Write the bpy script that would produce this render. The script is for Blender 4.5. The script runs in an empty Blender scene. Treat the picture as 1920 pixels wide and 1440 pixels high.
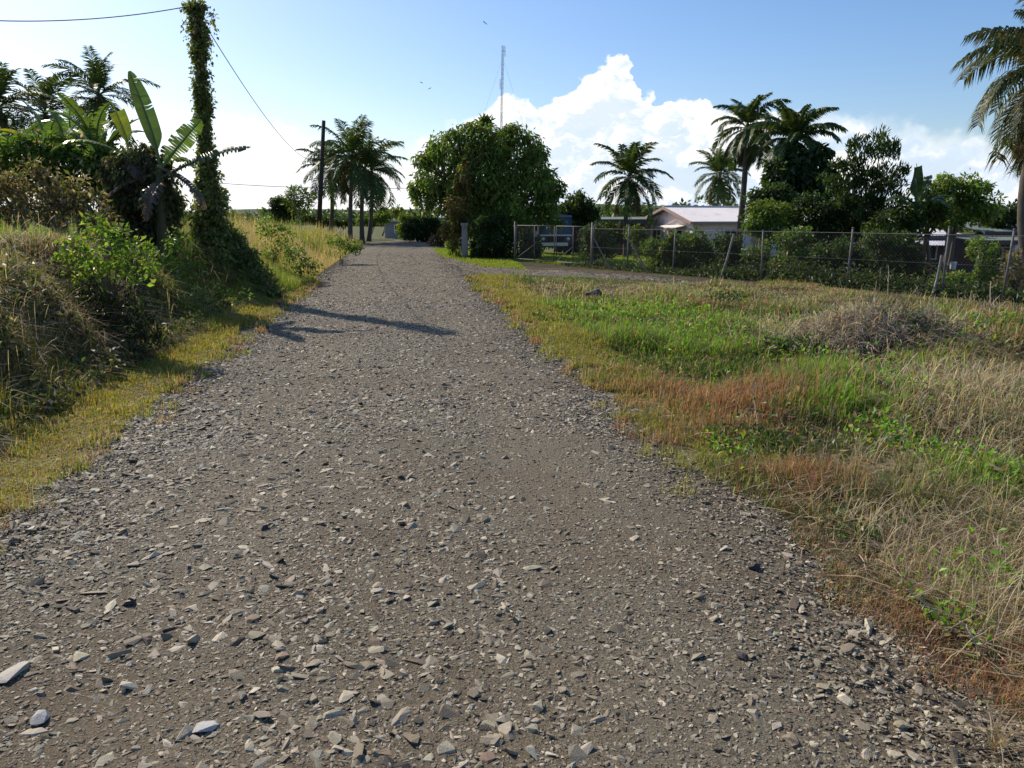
import bpy, math, random
import numpy as np
from mathutils import Vector, Matrix

# ------------------------------------------------------------------ camera, sky, sun, exposure
SC = bpy.context.scene
COL = SC.collection
EYE = 1.8
PITCH = math.radians(12.4)
FPX = 1420.0                      # focal length in pixels of a 1920 wide frame
SUN_AZ = math.radians(-45.0)      # left of the view direction
SUN_EL = math.radians(38.0)

cam_data = bpy.data.cameras.new('camera')
cam = bpy.data.objects.new('camera', cam_data)
COL.objects.link(cam)
cam.location = (0, 0, EYE)
cam.rotation_euler = (math.pi / 2 - PITCH, 0, 0)
cam_data.sensor_width = 36.0
cam_data.lens = 36.0 * FPX / 1920.0
cam_data.clip_start = 0.05
cam_data.clip_end = 5000
SC.camera = cam
SC.view_settings.view_transform = 'Standard'
SC.view_settings.look = 'None'
SC.view_settings.exposure = 0.15
SC.view_settings.gamma = 1.0
SC.cycles.max_bounces = 6
SC.cycles.diffuse_bounces = 2
SC.cycles.transmission_bounces = 3
SC.cycles.transparent_max_bounces = 8

sun_data = bpy.data.lights.new('sun', 'SUN')
sun_data.energy = 5.0
sun_data.angle = math.radians(0.55)
sun_data.color = (1.0, 0.90, 0.75)
sun = bpy.data.objects.new('sun', sun_data)
COL.objects.link(sun)
sd = Vector((math.sin(SUN_AZ) * math.cos(SUN_EL), math.cos(SUN_AZ) * math.cos(SUN_EL), math.sin(SUN_EL)))
sun.rotation_euler = sd.to_track_quat('Z', 'Y').to_euler()
sun.location = sd * 60


class NT:
    """tiny node-tree writer"""
    def __init__(s, tree):
        s.t = tree
        s.t.nodes.clear()

    def n(s, kind, props=None, **ins):
        nd = s.t.nodes.new(kind)
        for k, v in (props or {}).items():
            setattr(nd, k, v)
        for k, v in ins.items():
            key = int(k[1:]) if k[0] == 'i' and k[1:].isdigit() else k.replace('_', ' ')
            s.set(nd.inputs[key], v)
        return nd

    def set(s, sock, v):
        if isinstance(v, bpy.types.NodeSocket):
            s.t.links.new(v, sock)
        elif isinstance(v, bpy.types.Node):
            s.t.links.new(v.outputs[0], sock)
        else:
            sock.default_value = v

    def m(s, op, a, b=0.0, c=0.0, clamp=False):
        nd = s.t.nodes.new('ShaderNodeMath')
        nd.operation = op
        nd.use_clamp = clamp
        for i, v in enumerate((a, b, c)):
            s.set(nd.inputs[i], v)
        return nd.outputs[0]

    def vm(s, op, a, b=(0, 0, 0)):
        nd = s.t.nodes.new('ShaderNodeVectorMath')
        nd.operation = op
        s.set(nd.inputs[0], a)
        s.set(nd.inputs[1], b)
        return nd.outputs[0]

    def mix(s, f, a, b, mode='MIX'):
        nd = s.t.nodes.new('ShaderNodeMix')
        nd.data_type = 'RGBA'
        nd.blend_type = mode
        s.set(nd.inputs[0], f)
        for i, v in ((6, a), (7, b)):
            if isinstance(v, tuple) and len(v) == 3:
                v = v + (1,)
            s.set(nd.inputs[i], v)
        return nd.outputs[2]

    def step(s, x, lo, hi, a=0.0, b=1.0):
        nd = s.t.nodes.new('ShaderNodeMapRange')
        nd.interpolation_type = 'SMOOTHSTEP'
        s.set(nd.inputs[0], x)
        for i, v in enumerate((lo, hi, a, b)):
            s.set(nd.inputs[i + 1], v)
        return nd.outputs[0]

    def noise(s, vec, scale, detail=4.0, rough=0.55, dist=0.0):
        nd = s.n('ShaderNodeTexNoise')
        s.set(nd.inputs['Vector'], vec)
        nd.inputs['Scale'].default_value = scale
        nd.inputs['Detail'].default_value = detail
        nd.inputs['Roughness'].default_value = rough
        nd.inputs['Distortion'].default_value = dist
        return nd.outputs[0]


def azel(px, py):
    u, v = (px - 960) / FPX, (720 - py) / FPX
    x, y, z = u, math.cos(PITCH) + math.sin(PITCH) * v, -math.sin(PITCH) + math.cos(PITCH) * v
    return math.atan2(x, y), math.asin(z / math.sqrt(x * x + y * y + z * z))


def build_world():
    w = bpy.data.worlds.new('World')
    SC.world = w
    w.use_nodes = True
    N = NT(w.node_tree)
    sky = N.n('ShaderNodeTexSky', dict(sky_type='NISHITA', sun_disc=False, sun_elevation=SUN_EL, sun_rotation=SUN_AZ,
                                       altitude=0.0, air_density=1.0, dust_density=1.0, ozone_density=2.0))
    d = N.n('ShaderNodeTexCoord').outputs['Generated']
    sp = N.n('ShaderNodeSeparateXYZ', Vector=d)
    az = N.m('ARCTAN2', sp.outputs[0], sp.outputs[1])
    el = N.m('ARCSINE', sp.outputs[2])
    # skyline of the cloud bank: elevation of its top against azimuth
    top = [(-2000, 260), (-600, 240), (0, 232), (250, 240), (330, 222), (400, 210), (470, 208), (545, 226), (600, 262), (690, 300), (745, 292), (790, 255),
           (850, 228), (905, 205), (950, 188), (985, 182), (1012, 205), (1040, 186), (1070, 170), (1098, 142), (1120, 126), (1142, 114), (1178, 112),
           (1190, 140), (1200, 182), (1215, 176), (1232, 196), (1262, 196), (1300, 180), (1328, 196), (1345, 214), (1420, 206), (1500, 222), (1570, 212),
           (1650, 214), (1715, 222), (1740, 246), (1830, 252), (1925, 300), (2300, 330), (3800, 300)]
    A0, A1, E1 = -1.2, 1.2, 0.5
    fc = N.n('ShaderNodeFloatCurve')
    cm = fc.mapping
    cv = cm.curves[0]
    pts = []
    for px, py in top:
        a, e = azel(px, py)
        if px < 0 or px > 1925:
            a = max(A0, min(A1, (px - 960) / FPX * 0.62))
            e = azel(960, py)[1]
        pts.append(((a - A0) / (A1 - A0), e / E1))
    pts.sort()
    cv.points[0].location = (0.0, pts[0][1])
    cv.points[1].location = (1.0, pts[-1][1])
    for p in pts:
        if 0.0 < p[0] < 1.0:
            cv.points.new(*p)
    for p in cv.points:
        p.handle_type = 'AUTO_CLAMPED'
    cm.update()
    uv = N.n('ShaderNodeCombineXYZ', X=az, Y=N.m('MULTIPLY', el, 1.25), Z=0.0).outputs[0]
    warp = N.n('ShaderNodeTexNoise', Vector=uv, Scale=26.0, Detail=3.0, Roughness=0.6).outputs['Color']
    wv = N.vm('MULTIPLY', N.vm('SUBTRACT', warp, (0.5, 0.5, 0.5)), (0.05, 0.05, 0.0))
    uvw = N.vm('ADD', uv, wv)
    sw = N.n('ShaderNodeSeparateXYZ', Vector=uvw)
    N.set(fc.inputs['Value'], N.m('DIVIDE', N.m('SUBTRACT', sw.outputs[0], A0), A1 - A0))
    ctop = N.m('MULTIPLY', fc.outputs[0], E1)
    billow = N.n('ShaderNodeTexVoronoi', dict(feature='F1', normalize=True), Vector=uvw, Scale=34.0, Detail=2.0, Roughness=0.5)
    bl = N.m('SUBTRACT', 0.42, billow.outputs['Distance'])
    dep = N.m('ADD', N.m('SUBTRACT', ctop, N.m('DIVIDE', sw.outputs[1], 1.25)), N.m('MULTIPLY', bl, 0.030))
    # the right half is wispier and flatter than the cumulus tower
    wisp = N.step(az, 0.27, 0.42)
    left = N.step(az, -0.02, -0.14)
    soft = N.m('ADD', 0.006, N.m('ADD', N.m('MULTIPLY', wisp, 0.026), N.m('MULTIPLY', left, 0.03)))
    cover = N.step(dep, 0.0, soft)
    streak = N.n('ShaderNodeMapping', Vector=uvw, Scale=(1.0, 4.2, 1.0))
    fb = N.noise(streak.outputs[0], 5.5, 4.0, 0.58)
    fb2 = N.noise(uvw, 13.0, 5.0, 0.6)
    # gaps and thin veils inside the bank
    thin = N.step(N.m('ADD', N.m('MULTIPLY', fb, 0.75), N.m('MULTIPLY', fb2, 0.25)), 0.40, 0.56)
    rim = N.step(dep, 0.05, 0.0)
    dense = N.m('MAXIMUM', N.m('MULTIPLY', thin, 1.0), N.m('MULTIPLY', rim, 0.95))
    dense = N.m('MAXIMUM', dense, N.m('MULTIPLY', left, 0.93))
    tower = N.m('MULTIPLY', N.step(az, 0.02, 0.06), N.step(az, 0.2, 0.13))
    dense = N.m('MAXIMUM', dense, N.m('MULTIPLY', tower, N.step(fb2, 0.30, 0.52, 0.55, 1.0)))
    alpha = N.m('MULTIPLY', cover, N.m('ADD', 0.66, N.m('MULTIPLY', dense, 0.34)))
    fb3 = N.noise(N.vm('ADD', uvw, (-0.010, 0.012, 0.0)), 13.0, 5.0, 0.6)
    relief = N.step(N.m('ADD', N.m('MULTIPLY', N.m('SUBTRACT', fb2, fb3), 2.2), N.m('ADD', N.m('MULTIPLY', rim, 0.25), N.m('MULTIPLY', fb, 0.9))), 0.34, 0.68)
    white = N.mix(relief, (6.1, 6.9, 8.0), (9.3, 9.2, 9.0))
    veil = (5.4, 6.5, 8.0)
    cc = N.mix(dense, veil, white)
    cc = N.mix(N.m('MULTIPLY', left, 0.7), cc, (9.2, 9.1, 8.9))
    # thin vapour low over the horizon
    low = N.step(el, 0.11, 0.0)
    hs = N.n('ShaderNodeHueSaturation', Color=sky.outputs[0], Saturation=1.22, Value=1.0)
    blue = N.mix(1.0, hs, (1.0, 1.02, 1.12), 'MULTIPLY')
    base = N.mix(N.m('MULTIPLY', low, 0.5), blue, (7.0, 7.7, 8.6))
    col = N.mix(alpha, base, cc)
    bg = N.n('ShaderNodeBackground', Color=col, Strength=0.12)
    out = N.n('ShaderNodeOutputWorld', Surface=bg)
    w.cycles.sampling_method = 'MANUAL'
    w.cycles.sample_map_resolution = 1024


build_world()

# ------------------------------------------------------------------ picture -> place
ROAD_DIR = (-0.1428, 0.98975)
ROAD_NRM = (0.98975, 0.1428)


def ray(px, py):
    u, v = (px - 960) / FPX, (720 - py) / FPX
    return np.array([u, math.cos(PITCH) + math.sin(PITCH) * v, -math.sin(PITCH) + math.cos(PITCH) * v])


def G(px, py, z=0.0):
    r = ray(px, py)
    return np.array([0, 0, EYE]) + r * ((z - EYE) / r[2])


def E(px, py, Y):
    r = ray(px, py)
    return np.array([0, 0, EYE]) + r * (Y / r[1])


def mpp(Y):
    """metres across one photo pixel at depth Y"""
    return Y * 0.985 / FPX


def st(x, y):
    return x * ROAD_DIR[0] + y * ROAD_DIR[1], x * ROAD_NRM[0] + y * ROAD_NRM[1]


def from_st(s, t):
    return s * ROAD_DIR[0] + t * ROAD_NRM[0], s * ROAD_DIR[1] + t * ROAD_NRM[1]


def sstep(x, a, b):
    t = np.clip((x - a) / (b - a), 0, 1)
    return t * t * (3 - 2 * t)


_rs = np.random.RandomState(5)
_W = [(_rs.uniform(-1, 1, 2) * f, _rs.uniform(0, 6.28), 1 / f ** 0.8) for f in (0.4, 0.7, 1.1, 1.7, 2.6, 3.9) for _ in range(3)]


def bumps(x, y):
    r = 0
    for k, p, a in _W:
        r = r + a * np.sin(k[0] * x + k[1] * y + p)
    return r / 6.0


FA, FB = G(968, 490), G(1770, 556)
FD = (FB - FA)[:2] / np.linalg.norm((FB - FA)[:2])
FN = np.array([FD[1], -FD[0]])
if FN[1] < 0:
    FN = -FN                       # points behind the fence
EDGE_L, EDGE_R = -2.5, 2.12


def lane_d(x, y):
    """signed distance from the line of the side lane (negative: camera side)"""
    return (x - FA[0]) * FN[0] + (y - FA[1]) * FN[1]


def ground_z(x, y):
    x, y = np.asarray(x, float), np.asarray(y, float)
    s, t = st(x, y)
    a = EDGE_L - t                 # metres left of the road
    b = t - EDGE_R                 # metres right of the road
    n = bumps(x, y)
    inside = sstep(a, -0.35, 0.12) + sstep(b, -0.35, 0.12)
    z = -0.05 + 0.05 * inside
    # left bank
    H = 1.62 - 0.62 * sstep(s, 9.5, 14.5) - 0.45 * sstep(s, 16, 22) + 0.0 * s
    H = H * (1 - 0.7 * sstep(s, 40, 60))
    foot = 1.0 + 0.22 * np.sin(s * 1.3) + 0.12 * np.sin(s * 3.1)
    bank = sstep(a, foot, foot + 1.5 + 0.5 * sstep(s, 15, 25))
    nearc = 1 - sstep(s, 9, 13)
    gentle = sstep(a, foot, foot + 0.9) * 0.48 + sstep(a, foot + 0.5, foot + 4.4) * 0.52
    bank = bank * (1 - nearc) + gentle * nearc
    z = z + np.where(a > 0, (bank * (H + 0.25 * nearc + 0.16 * n) + 0.05 * sstep(a, 0.2, 1) * n), 0)
    z = z + np.where(a > 3, 0.25 * sstep(a, 3, 9) * (1 - sstep(s, 25, 40)), 0)
    # right field
    fld = sstep(b, 0.0, 1.2)
    z = z + np.where(b > 0, -0.07 * sstep(b, 0.3, 1.0) * (1 - sstep(b, 1.4, 2.6)) * (1 - sstep(s, 11, 15)), 0)
    z = z + np.where(b > 0, fld * 0.10 * n * (1 - sstep(s, 26, 34)), 0)
    for (mx, my, mh, mr) in MOUNDS:
        z = z + mh * np.exp(-((x - mx) ** 2 + (y - my) ** 2) / (2 * mr * mr))
    ld = lane_d(x, y)
    z = np.where((ld > -2.2) & (b > 0.2) & (s < 40), z * (1 - 0.85 * sstep(ld, -2.2, -1.4)), z)
    z = z - np.where((ld > 1) & (b > 0), 0.75 * sstep(ld, 1, 20), 0)
    return z


MOUNDS = [(*G(1620, 665)[:2], 0.42, 0.62), (*G(1330, 640)[:2], 0.12, 0.9), (*G(1500, 770)[:2], 0.12, 0.6), (*G(1800, 800)[:2], 0.2, 0.9),
          (*G(1850, 640)[:2], 0.2, 1.2), (*G(1250, 590)[:2], 0.1, 1.5)]


def gz(x, y):
    return float(ground_z(x, y))


def road_z(x, y):
    s, t = st(x, y)
    c = (t - (EDGE_L + EDGE_R) / 2) / 2.3
    return 0.035 - 0.04 * c * c + 0.012 * bumps(x * 1.6 + 7, y * 1.6) - 0.02 * (np.exp(-((c + 0.42) / 0.16) ** 2) + np.exp(-((c - 0.42) / 0.16) ** 2))


# ------------------------------------------------------------------ mesh writing
def make_mesh(name, V, faces, mat=None, col=None, smooth=False):
    """faces: list of (K x n) index arrays; col: per-vertex linear colours"""
    me = bpy.data.meshes.new(name)
    V = np.asarray(V, np.float32)
    me.vertices.add(len(V))
    me.vertices.foreach_set('co', V.ravel())
    faces = [np.asarray(f, np.int32) for f in faces if len(f)]
    loops = np.concatenate([f.ravel() for f in faces])
    counts = np.concatenate([np.full(len(f), f.shape[1], np.int32) for f in faces])
    starts = np.concatenate([[0], np.cumsum(counts)[:-1]]).astype(np.int32)
    me.loops.add(len(loops))
    me.loops.foreach_set('vertex_index', loops)
    me.polygons.add(len(counts))
    me.polygons.foreach_set('loop_start', starts)
    me.polygons.foreach_set('loop_total', counts)
    me.polygons.foreach_set('use_smooth', np.full(len(counts), smooth, bool))
    if col is not None:
        at = me.attributes.new('col', 'FLOAT_COLOR', 'POINT')
        c = np.ones((len(V), 4), np.float32)
        c[:, :3] = col
        at.data.foreach_set('color', c.ravel())
    me.update(calc_edges=True)
    me.validate()
    if mat:
        me.materials.append(mat)
    return me


def link(name, me, parent=None, loc=None, **tags):
    o = bpy.data.objects.new(name, me)
    COL.objects.link(o)
    if parent is not None:
        o.parent = parent
    if loc is not None:
        o.location = loc
    for k, v in tags.items():
        if v:
            o[k] = v
    return o


def thing(name, label, cat, loc=(0, 0, 0), rz=0.0, group=None):
    o = bpy.data.objects.new(name, None)
    o.empty_display_size = 0.3
    COL.objects.link(o)
    o.location = tuple(float(v) for v in loc)
    o.rotation_euler = (0, 0, rz)
    o['label'] = label
    o['category'] = cat
    if group:
        o['group'] = group
    return o


class Geo:
    """collects pieces of one mesh"""
    def __init__(s):
        s.V, s.F, s.C, s.n = [], {}, [], 0

    def add(s, V, faces, col=(1, 1, 1)):
        V = np.asarray(V, float)
        for f in faces:
            f = np.asarray(f, int)
            if len(f):
                s.F.setdefault(f.shape[1], []).append(f + s.n)
        s.V.append(V)
        c = np.asarray(col, float)
        s.C.append(np.broadcast_to(c, (len(V), 3)) if c.ndim == 1 else c)
        s.n += len(V)

    def box(s, x0, x1, y0, y1, z0, z1, rot=None, col=(1, 1, 1)):
        V = np.array([[x, y, z] for z in (z0, z1) for y in (y0, y1) for x in (x0, x1)], float)
        if rot is not None:
            V = V @ np.array(rot).T
        s.add(V, [[(0, 2, 3, 1), (4, 5, 7, 6), (0, 1, 5, 4), (2, 6, 7, 3), (0, 4, 6, 2), (1, 3, 7, 5)]], col)

    def prism(s, poly, y0, y1, axis='y', col=(1, 1, 1)):
        """extrude a polygon given in (x,z) along y (or in (y,z) along x)"""
        k = len(poly)
        V = []
        for y in (y0, y1):
            for p in poly:
                V.append((p[0], y, p[1]) if axis == 'y' else (y, p[0], p[1]))
        q = [(i, (i + 1) % k, (i + 1) % k + k, i + k) for i in range(k)]
        s.add(V, [q, [tuple(range(k))[::-1]], [tuple(range(k, 2 * k))]], col)

    def tube(s, pts, radii, n=8, col=(1, 1, 1), cap=True):
        pts = np.asarray(pts, float)
        radii = np.broadcast_to(np.asarray(radii, float), (len(pts),))
        V, ref = [], np.array([0.31, 0.95, 0.1])
        for i, p in enumerate(pts):
            d = pts[min(i + 1, len(pts) - 1)] - pts[max(i - 1, 0)]
            d = d / (np.linalg.norm(d) + 1e-9)
            a = np.cross(d, ref)
            if np.linalg.norm(a) < 0.1:
                a = np.cross(d, (1, 0, 0))
            a /= np.linalg.norm(a)
            b = np.cross(d, a)
            for k in range(n):
                t = 2 * math.pi * k / n
                V.append(p + radii[i] * (a * math.cos(t) + b * math.sin(t)))
        F = [(i * n + k, i * n + (k + 1) % n, (i + 1) * n + (k + 1) % n, (i + 1) * n + k) for i in range(len(pts) - 1) for k in range(n)]
        fs = [F]
        if cap:
            fs += [[tuple(range(n))[::-1]], [tuple((len(pts) - 1) * n + k for k in range(n))]]
        s.add(V, fs, col)

    def mesh(s, name, mat, smooth=False):
        V = np.concatenate(s.V)
        me = make_mesh(name, V, [np.concatenate(f) for f in s.F.values()], mat, np.concatenate(s.C), smooth)
        return me

    def obj(s, name, mat, parent=None, loc=None, smooth=False, **tags):
        return link(name, s.mesh(name, mat, smooth), parent, loc, **tags)


def unit(v):
    return v / (np.linalg.norm(v, axis=-1, keepdims=True) + 1e-9)


def pick(rng, n, palette, hue=0.08):
    """n colours from a palette [(weight, rgb), ...] with jitter of hue and lightness"""
    w = np.array([p[0] for p in palette], float)
    c = np.array([p[1] for p in palette], float)
    k = rng.choice(len(palette), n, p=w / w.sum())
    out = c[k] * rng.uniform(0.72, 1.28, (n, 1)) * rng.uniform(1 - hue, 1 + hue, (n, 3))
    return np.clip(out, 0.003, 0.9)


def leaf_geo(geo, P, rng, L, aspect=0.45, droop=0.2, out=None, palette=((1, (0.06, 0.11, 0.02)),), jit=0.35, fold=0.12, up=0.0):
    """one folded, pointed leaf of four corners at each of the points P"""
    n = len(P)
    if n == 0:
        return
    d = rng.normal(size=(n, 3))
    if out is not None:
        d = unit(d) * 0.9 + out
    d[:, 2] += up - droop
    d = unit(d)
    side = unit(np.cross(d, unit(rng.normal(size=(n, 3)) * 0.6 + np.array([0, 0, 1.0]))))
    nor = np.cross(side, d)
    l = L * rng.uniform(1 - jit, 1 + jit, (n, 1))
    w = l * aspect * 0.5
    mid = P + d * l * 0.45 + nor * l * fold
    V = np.stack([P, mid + side * w, P + d * l, mid - side * w], 1).reshape(-1, 3)
    i = np.arange(n)[:, None] * 4
    T = np.concatenate([i + [0, 1, 2], i + [0, 2, 3]], 1).reshape(-1, 3)
    geo.add(V, [T], np.repeat(pick(rng, n, palette), 4, 0))


def blob_points(rng, n, c, r, shell=0.45):
    """points in an ellipsoid, gathered toward its skin; also outward directions"""
    d = unit(rng.normal(size=(n, 3)))
    k = (shell + (1 - shell) * rng.uniform(0, 1, (n, 1)) ** 0.6) * rng.uniform(0.86, 1.1, (n, 1))
    return np.asarray(c) + d * np.asarray(r) * k, d


def blade_geo(geo, P, rng, H, W, lean=0.35, palette=((1, (0.1, 0.16, 0.03)),), wind=(0, 0), jit=0.4, curl=0.6):
    """bent tapering grass blades standing at P"""
    n = len(P)
    if n == 0:
        return
    h = np.broadcast_to(np.asarray(H, float).reshape(-1, 1), (n, 1)) * rng.uniform(1 - jit, 1 + jit, (n, 1))
    w = np.broadcast_to(np.asarray(W, float).reshape(-1, 1), (n, 1)) * rng.uniform(0.7, 1.3, (n, 1))
    az = rng.uniform(0, 2 * math.pi, n)
    dr = np.stack([np.cos(az), np.sin(az), 0 * az], 1)
    ln = np.abs(rng.normal(0, lean, (n, 1)))
    dr = dr * ln + np.array([wind[0], wind[1], 0])
    sd_ = np.stack([-np.sin(az), np.cos(az), 0 * az], 1)
    m = P + h * (0.55 * np.array([0, 0, 1.0]) + 0.35 * dr)
    t = P + h * (np.array([0, 0, 1.0]) * np.clip(1 - curl * ln, 0.25, 1) + 1.1 * dr)
    V = np.stack([P - sd_ * w / 2, P + sd_ * w / 2, m + sd_ * w * 0.4, m - sd_ * w * 0.4, t], 1).reshape(-1, 3)
    i = np.arange(n)[:, None] * 5
    T = np.concatenate([i + [0, 1, 2], i + [0, 2, 3], i + [3, 2, 4]], 1).reshape(-1, 3)
    geo.add(V, [T], np.repeat(pick(rng, n, palette), 5, 0))


# ------------------------------------------------------------------ materials
def new_mat(name):
    m = bpy.data.materials.new(name)
    m.use_nodes = True
    return m, NT(m.node_tree)


def leaf_material(name, trans=0.4, rough=0.5, spec=0.35, tint=(1.5, 1.55, 0.7)):
    m, N = new_mat(name)
    at = N.n('ShaderNodeAttribute', dict(attribute_name='col')).outputs['Color']
    geo = N.n('ShaderNodeNewGeometry')
    no = N.noise(N.n('ShaderNodeTexCoord').outputs['Object'], 9.0, 3.0)
    c = N.mix(0.35, at, N.mix(no, (0.5, 0.5, 0.5), (1.5, 1.5, 1.5)), 'MULTIPLY')
    p = N.n('ShaderNodeBsdfPrincipled', Base_Color=c, Roughness=rough)
    p.inputs['Specular IOR Level'].default_value = spec
    tc = N.mix(1.0, c, tint, 'MULTIPLY')
    t = N.n('ShaderNodeBsdfTranslucent', Color=tc)
    mx = N.n('ShaderNodeMixShader', i0=trans, i1=p, i2=t)
    N.n('ShaderNodeOutputMaterial', Surface=mx)
    return m


def plain_material(name, base, rough=0.7, var=0.25, scale=6.0, metal=0.0, spec=0.4, bump=0.0, attr=False, stain=None, bscale=None):
    m, N = new_mat(name)
    co = N.n('ShaderNodeTexCoord').outputs['Object']
    if attr:
        src = N.n('ShaderNodeAttribute', dict(attribute_name='col')).outputs['Color']
        src = N.mix(1.0, src, base, 'MULTIPLY')
    else:
        src = base
    no = N.noise(co, scale, 6.0, 0.6)
    c = N.mix(1.0, src, N.mix(no, (1 - var,) * 3, (1 + var,) * 3), 'MULTIPLY')
    if stain:
        s2 = N.step(N.noise(co, scale * 0.35, 7.0, 0.65), 0.48, 0.66)
        c = N.mix(N.m('MULTIPLY', s2, 0.75), c, stain)
    p = N.n('ShaderNodeBsdfPrincipled', Base_Color=c, Roughness=rough, Metallic=metal)
    p.inputs['Specular IOR Level'].default_value = spec
    if bump:
        b = N.n('ShaderNodeBump', Height=N.noise(co, bscale or scale * 4, 6.0, 0.65), Strength=bump, Distance=0.03)
        N.set(p.inputs['Normal'], b.outputs[0])
    N.n('ShaderNodeOutputMaterial', Surface=p)
    return m


M_LEAF = leaf_material('leaf', 0.38)
M_GRASS = leaf_material('grass_blade', 0.42, 0.55, 0.25, (1.45, 1.4, 0.75))
M_PALM = leaf_material('palm_leaf', 0.25, 0.5, 0.25)
M_BANANA = leaf_material('banana_leaf', 0.36, 0.4, 0.45, (1.6, 1.55, 0.7))
M_BARK = plain_material('bark', (0.13, 0.105, 0.08), 0.9, 0.45, 5.0, bump=0.7, spec=0.15)
M_PALMBARK = plain_material('palm_trunk', (0.115, 0.098, 0.078), 0.9, 0.4, 4.0, bump=0.6, spec=0.15)
M_TWIG = plain_material('dry_twig', (0.52, 0.44, 0.33), 0.85, 0.35, 14.0, spec=0.15)
M_POLE = plain_material('tarred_wood', (0.045, 0.036, 0.03), 0.85, 0.4, 8.0, bump=0.4, spec=0.2)
M_GREYWOOD = plain_material('weathered_wood', (0.3, 0.28, 0.25), 0.85, 0.35, 8.0, bump=0.4, spec=0.2)
M_WIRE = plain_material('cable', (0.05, 0.05, 0.055), 0.6, 0.1)
M_GALV = plain_material('galvanised_steel', (0.125, 0.126, 0.128), 0.7, 0.3, 12.0, metal=0.15, stain=(0.2, 0.12, 0.07))
M_CONC = plain_material('concrete', (0.34, 0.33, 0.3), 0.9, 0.25, 5.0, bump=0.3, spec=0.2, stain=(0.14, 0.13, 0.11))


def ground_material():
    m, N = new_mat('soil_and_turf')
    co = N.n('ShaderNodeNewGeometry').outputs['Position']
    at = N.n('ShaderNodeAttribute', dict(attribute_name='col')).outputs['Color']
    n1 = N.noise(co, 1.2, 8.0, 0.62)
    n2 = N.noise(co, 14.0, 6.0, 0.7)
    c = N.mix(1.0, at, N.mix(N.step(n1, 0.3, 0.7), (0.62, 0.6, 0.56), (1.3, 1.3, 1.25)), 'MULTIPLY')
    c = N.mix(1.0, c, N.mix(N.step(n2, 0.3, 0.72), (0.55, 0.55, 0.55), (1.4, 1.4, 1.4)), 'MULTIPLY')
    p = N.n('ShaderNodeBsdfPrincipled', Base_Color=c, Roughness=0.95)
    p.inputs['Specular IOR Level'].default_value = 0.15
    h = N.m('ADD', N.m('MULTIPLY', n2, 0.6), N.noise(co, 60.0, 4.0, 0.7))
    b = N.n('ShaderNodeBump', Height=h, Strength=0.8, Distance=0.03)
    N.set(p.inputs['Normal'], b.outputs[0])
    N.n('ShaderNodeOutputMaterial', Surface=p)
    return m


def gravel_material():
    """crushed stone pressed into brown dirt"""
    m, N = new_mat('gravel_surface')
    co = N.n('ShaderNodeNewGeometry').outputs['Position']
    flat = N.n('ShaderNodeMapping', Vector=co, Scale=(1, 1, 0.3)).outputs[0]
    wob = N.vm('ADD', flat, N.vm('MULTIPLY', N.vm('SUBTRACT', N.n('ShaderNodeTexNoise', Vector=flat, Scale=30.0, Detail=3.0).outputs['Color'], (0.5,) * 3), (0.03, 0.03, 0.0)))
    patch = N.noise(co, 0.55, 6.0, 0.6)
    dirt = N.mix(N.step(patch, 0.35, 0.65), (0.125, 0.097, 0.061), (0.168, 0.137, 0.09))
    gpatch = N.step(N.noise(N.vm('ADD', co, (31.0, 7.0, 0.0)), 0.9, 5.0, 0.6), 0.42, 0.62)
    dirt = N.mix(N.m('MULTIPLY', gpatch, 0.65), dirt, (0.148, 0.134, 0.096))
    fine = N.noise(co, 90.0, 5.0, 0.75)
    dirt = N.mix(1.0, dirt, N.mix(N.step(fine, 0.3, 0.7), (0.5,) * 3, (1.45,) * 3), 'MULTIPLY')
    col, hgt = dirt, N.m('MULTIPLY', fine, 0.25)
    for sc, thr, amt in ((26.0, 0.30, 0.9), (58.0, 0.32, 0.8), (120.0, 0.34, 0.7)):
        v = N.n('ShaderNodeTexVoronoi', dict(feature='F1'), Vector=wob, Scale=sc)
        rnd = N.n('ShaderNodeSeparateColor', Color=v.outputs['Color'])
        on = N.m('GREATER_THAN', rnd.outputs[0], 0.48)
        body = N.m('MULTIPLY', N.step(v.outputs['Distance'], thr + 0.1, thr - 0.04), on)
        tone = N.n('ShaderNodeValToRGB', Fac=rnd.outputs[1])
        el = tone.color_ramp.elements
        el[0].position, el[0].color = 0.0, (0.085, 0.071, 0.056, 1)
        el[1].position, el[1].color = 1.0, (0.37, 0.315, 0.228, 1)
        for q, c3 in ((0.35, (0.18, 0.14, 0.096)), (0.6, (0.235, 0.197, 0.14)), (0.8, (0.26, 0.20, 0.14))):
            e = el.new(q)
            e.color = c3 + (1,)
        col = N.mix(N.m('MULTIPLY', body, amt), col, tone.outputs[0])
        hgt = N.m('ADD', hgt, N.m('MULTIPLY', body, N.m('MULTIPLY', N.m('SUBTRACT', 1.0, v.outputs['Distance']), 22.0 / sc)))
    p = N.n('ShaderNodeBsdfPrincipled', Base_Color=col, Roughness=0.85)
    p.inputs['Specular IOR Level'].default_value = 0.25
    b = N.n('ShaderNodeBump', Height=hgt, Strength=1.0, Distance=0.034)
    N.set(p.inputs['Normal'], b.outputs[0])
    N.n('ShaderNodeOutputMaterial', Surface=p)
    return m


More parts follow.
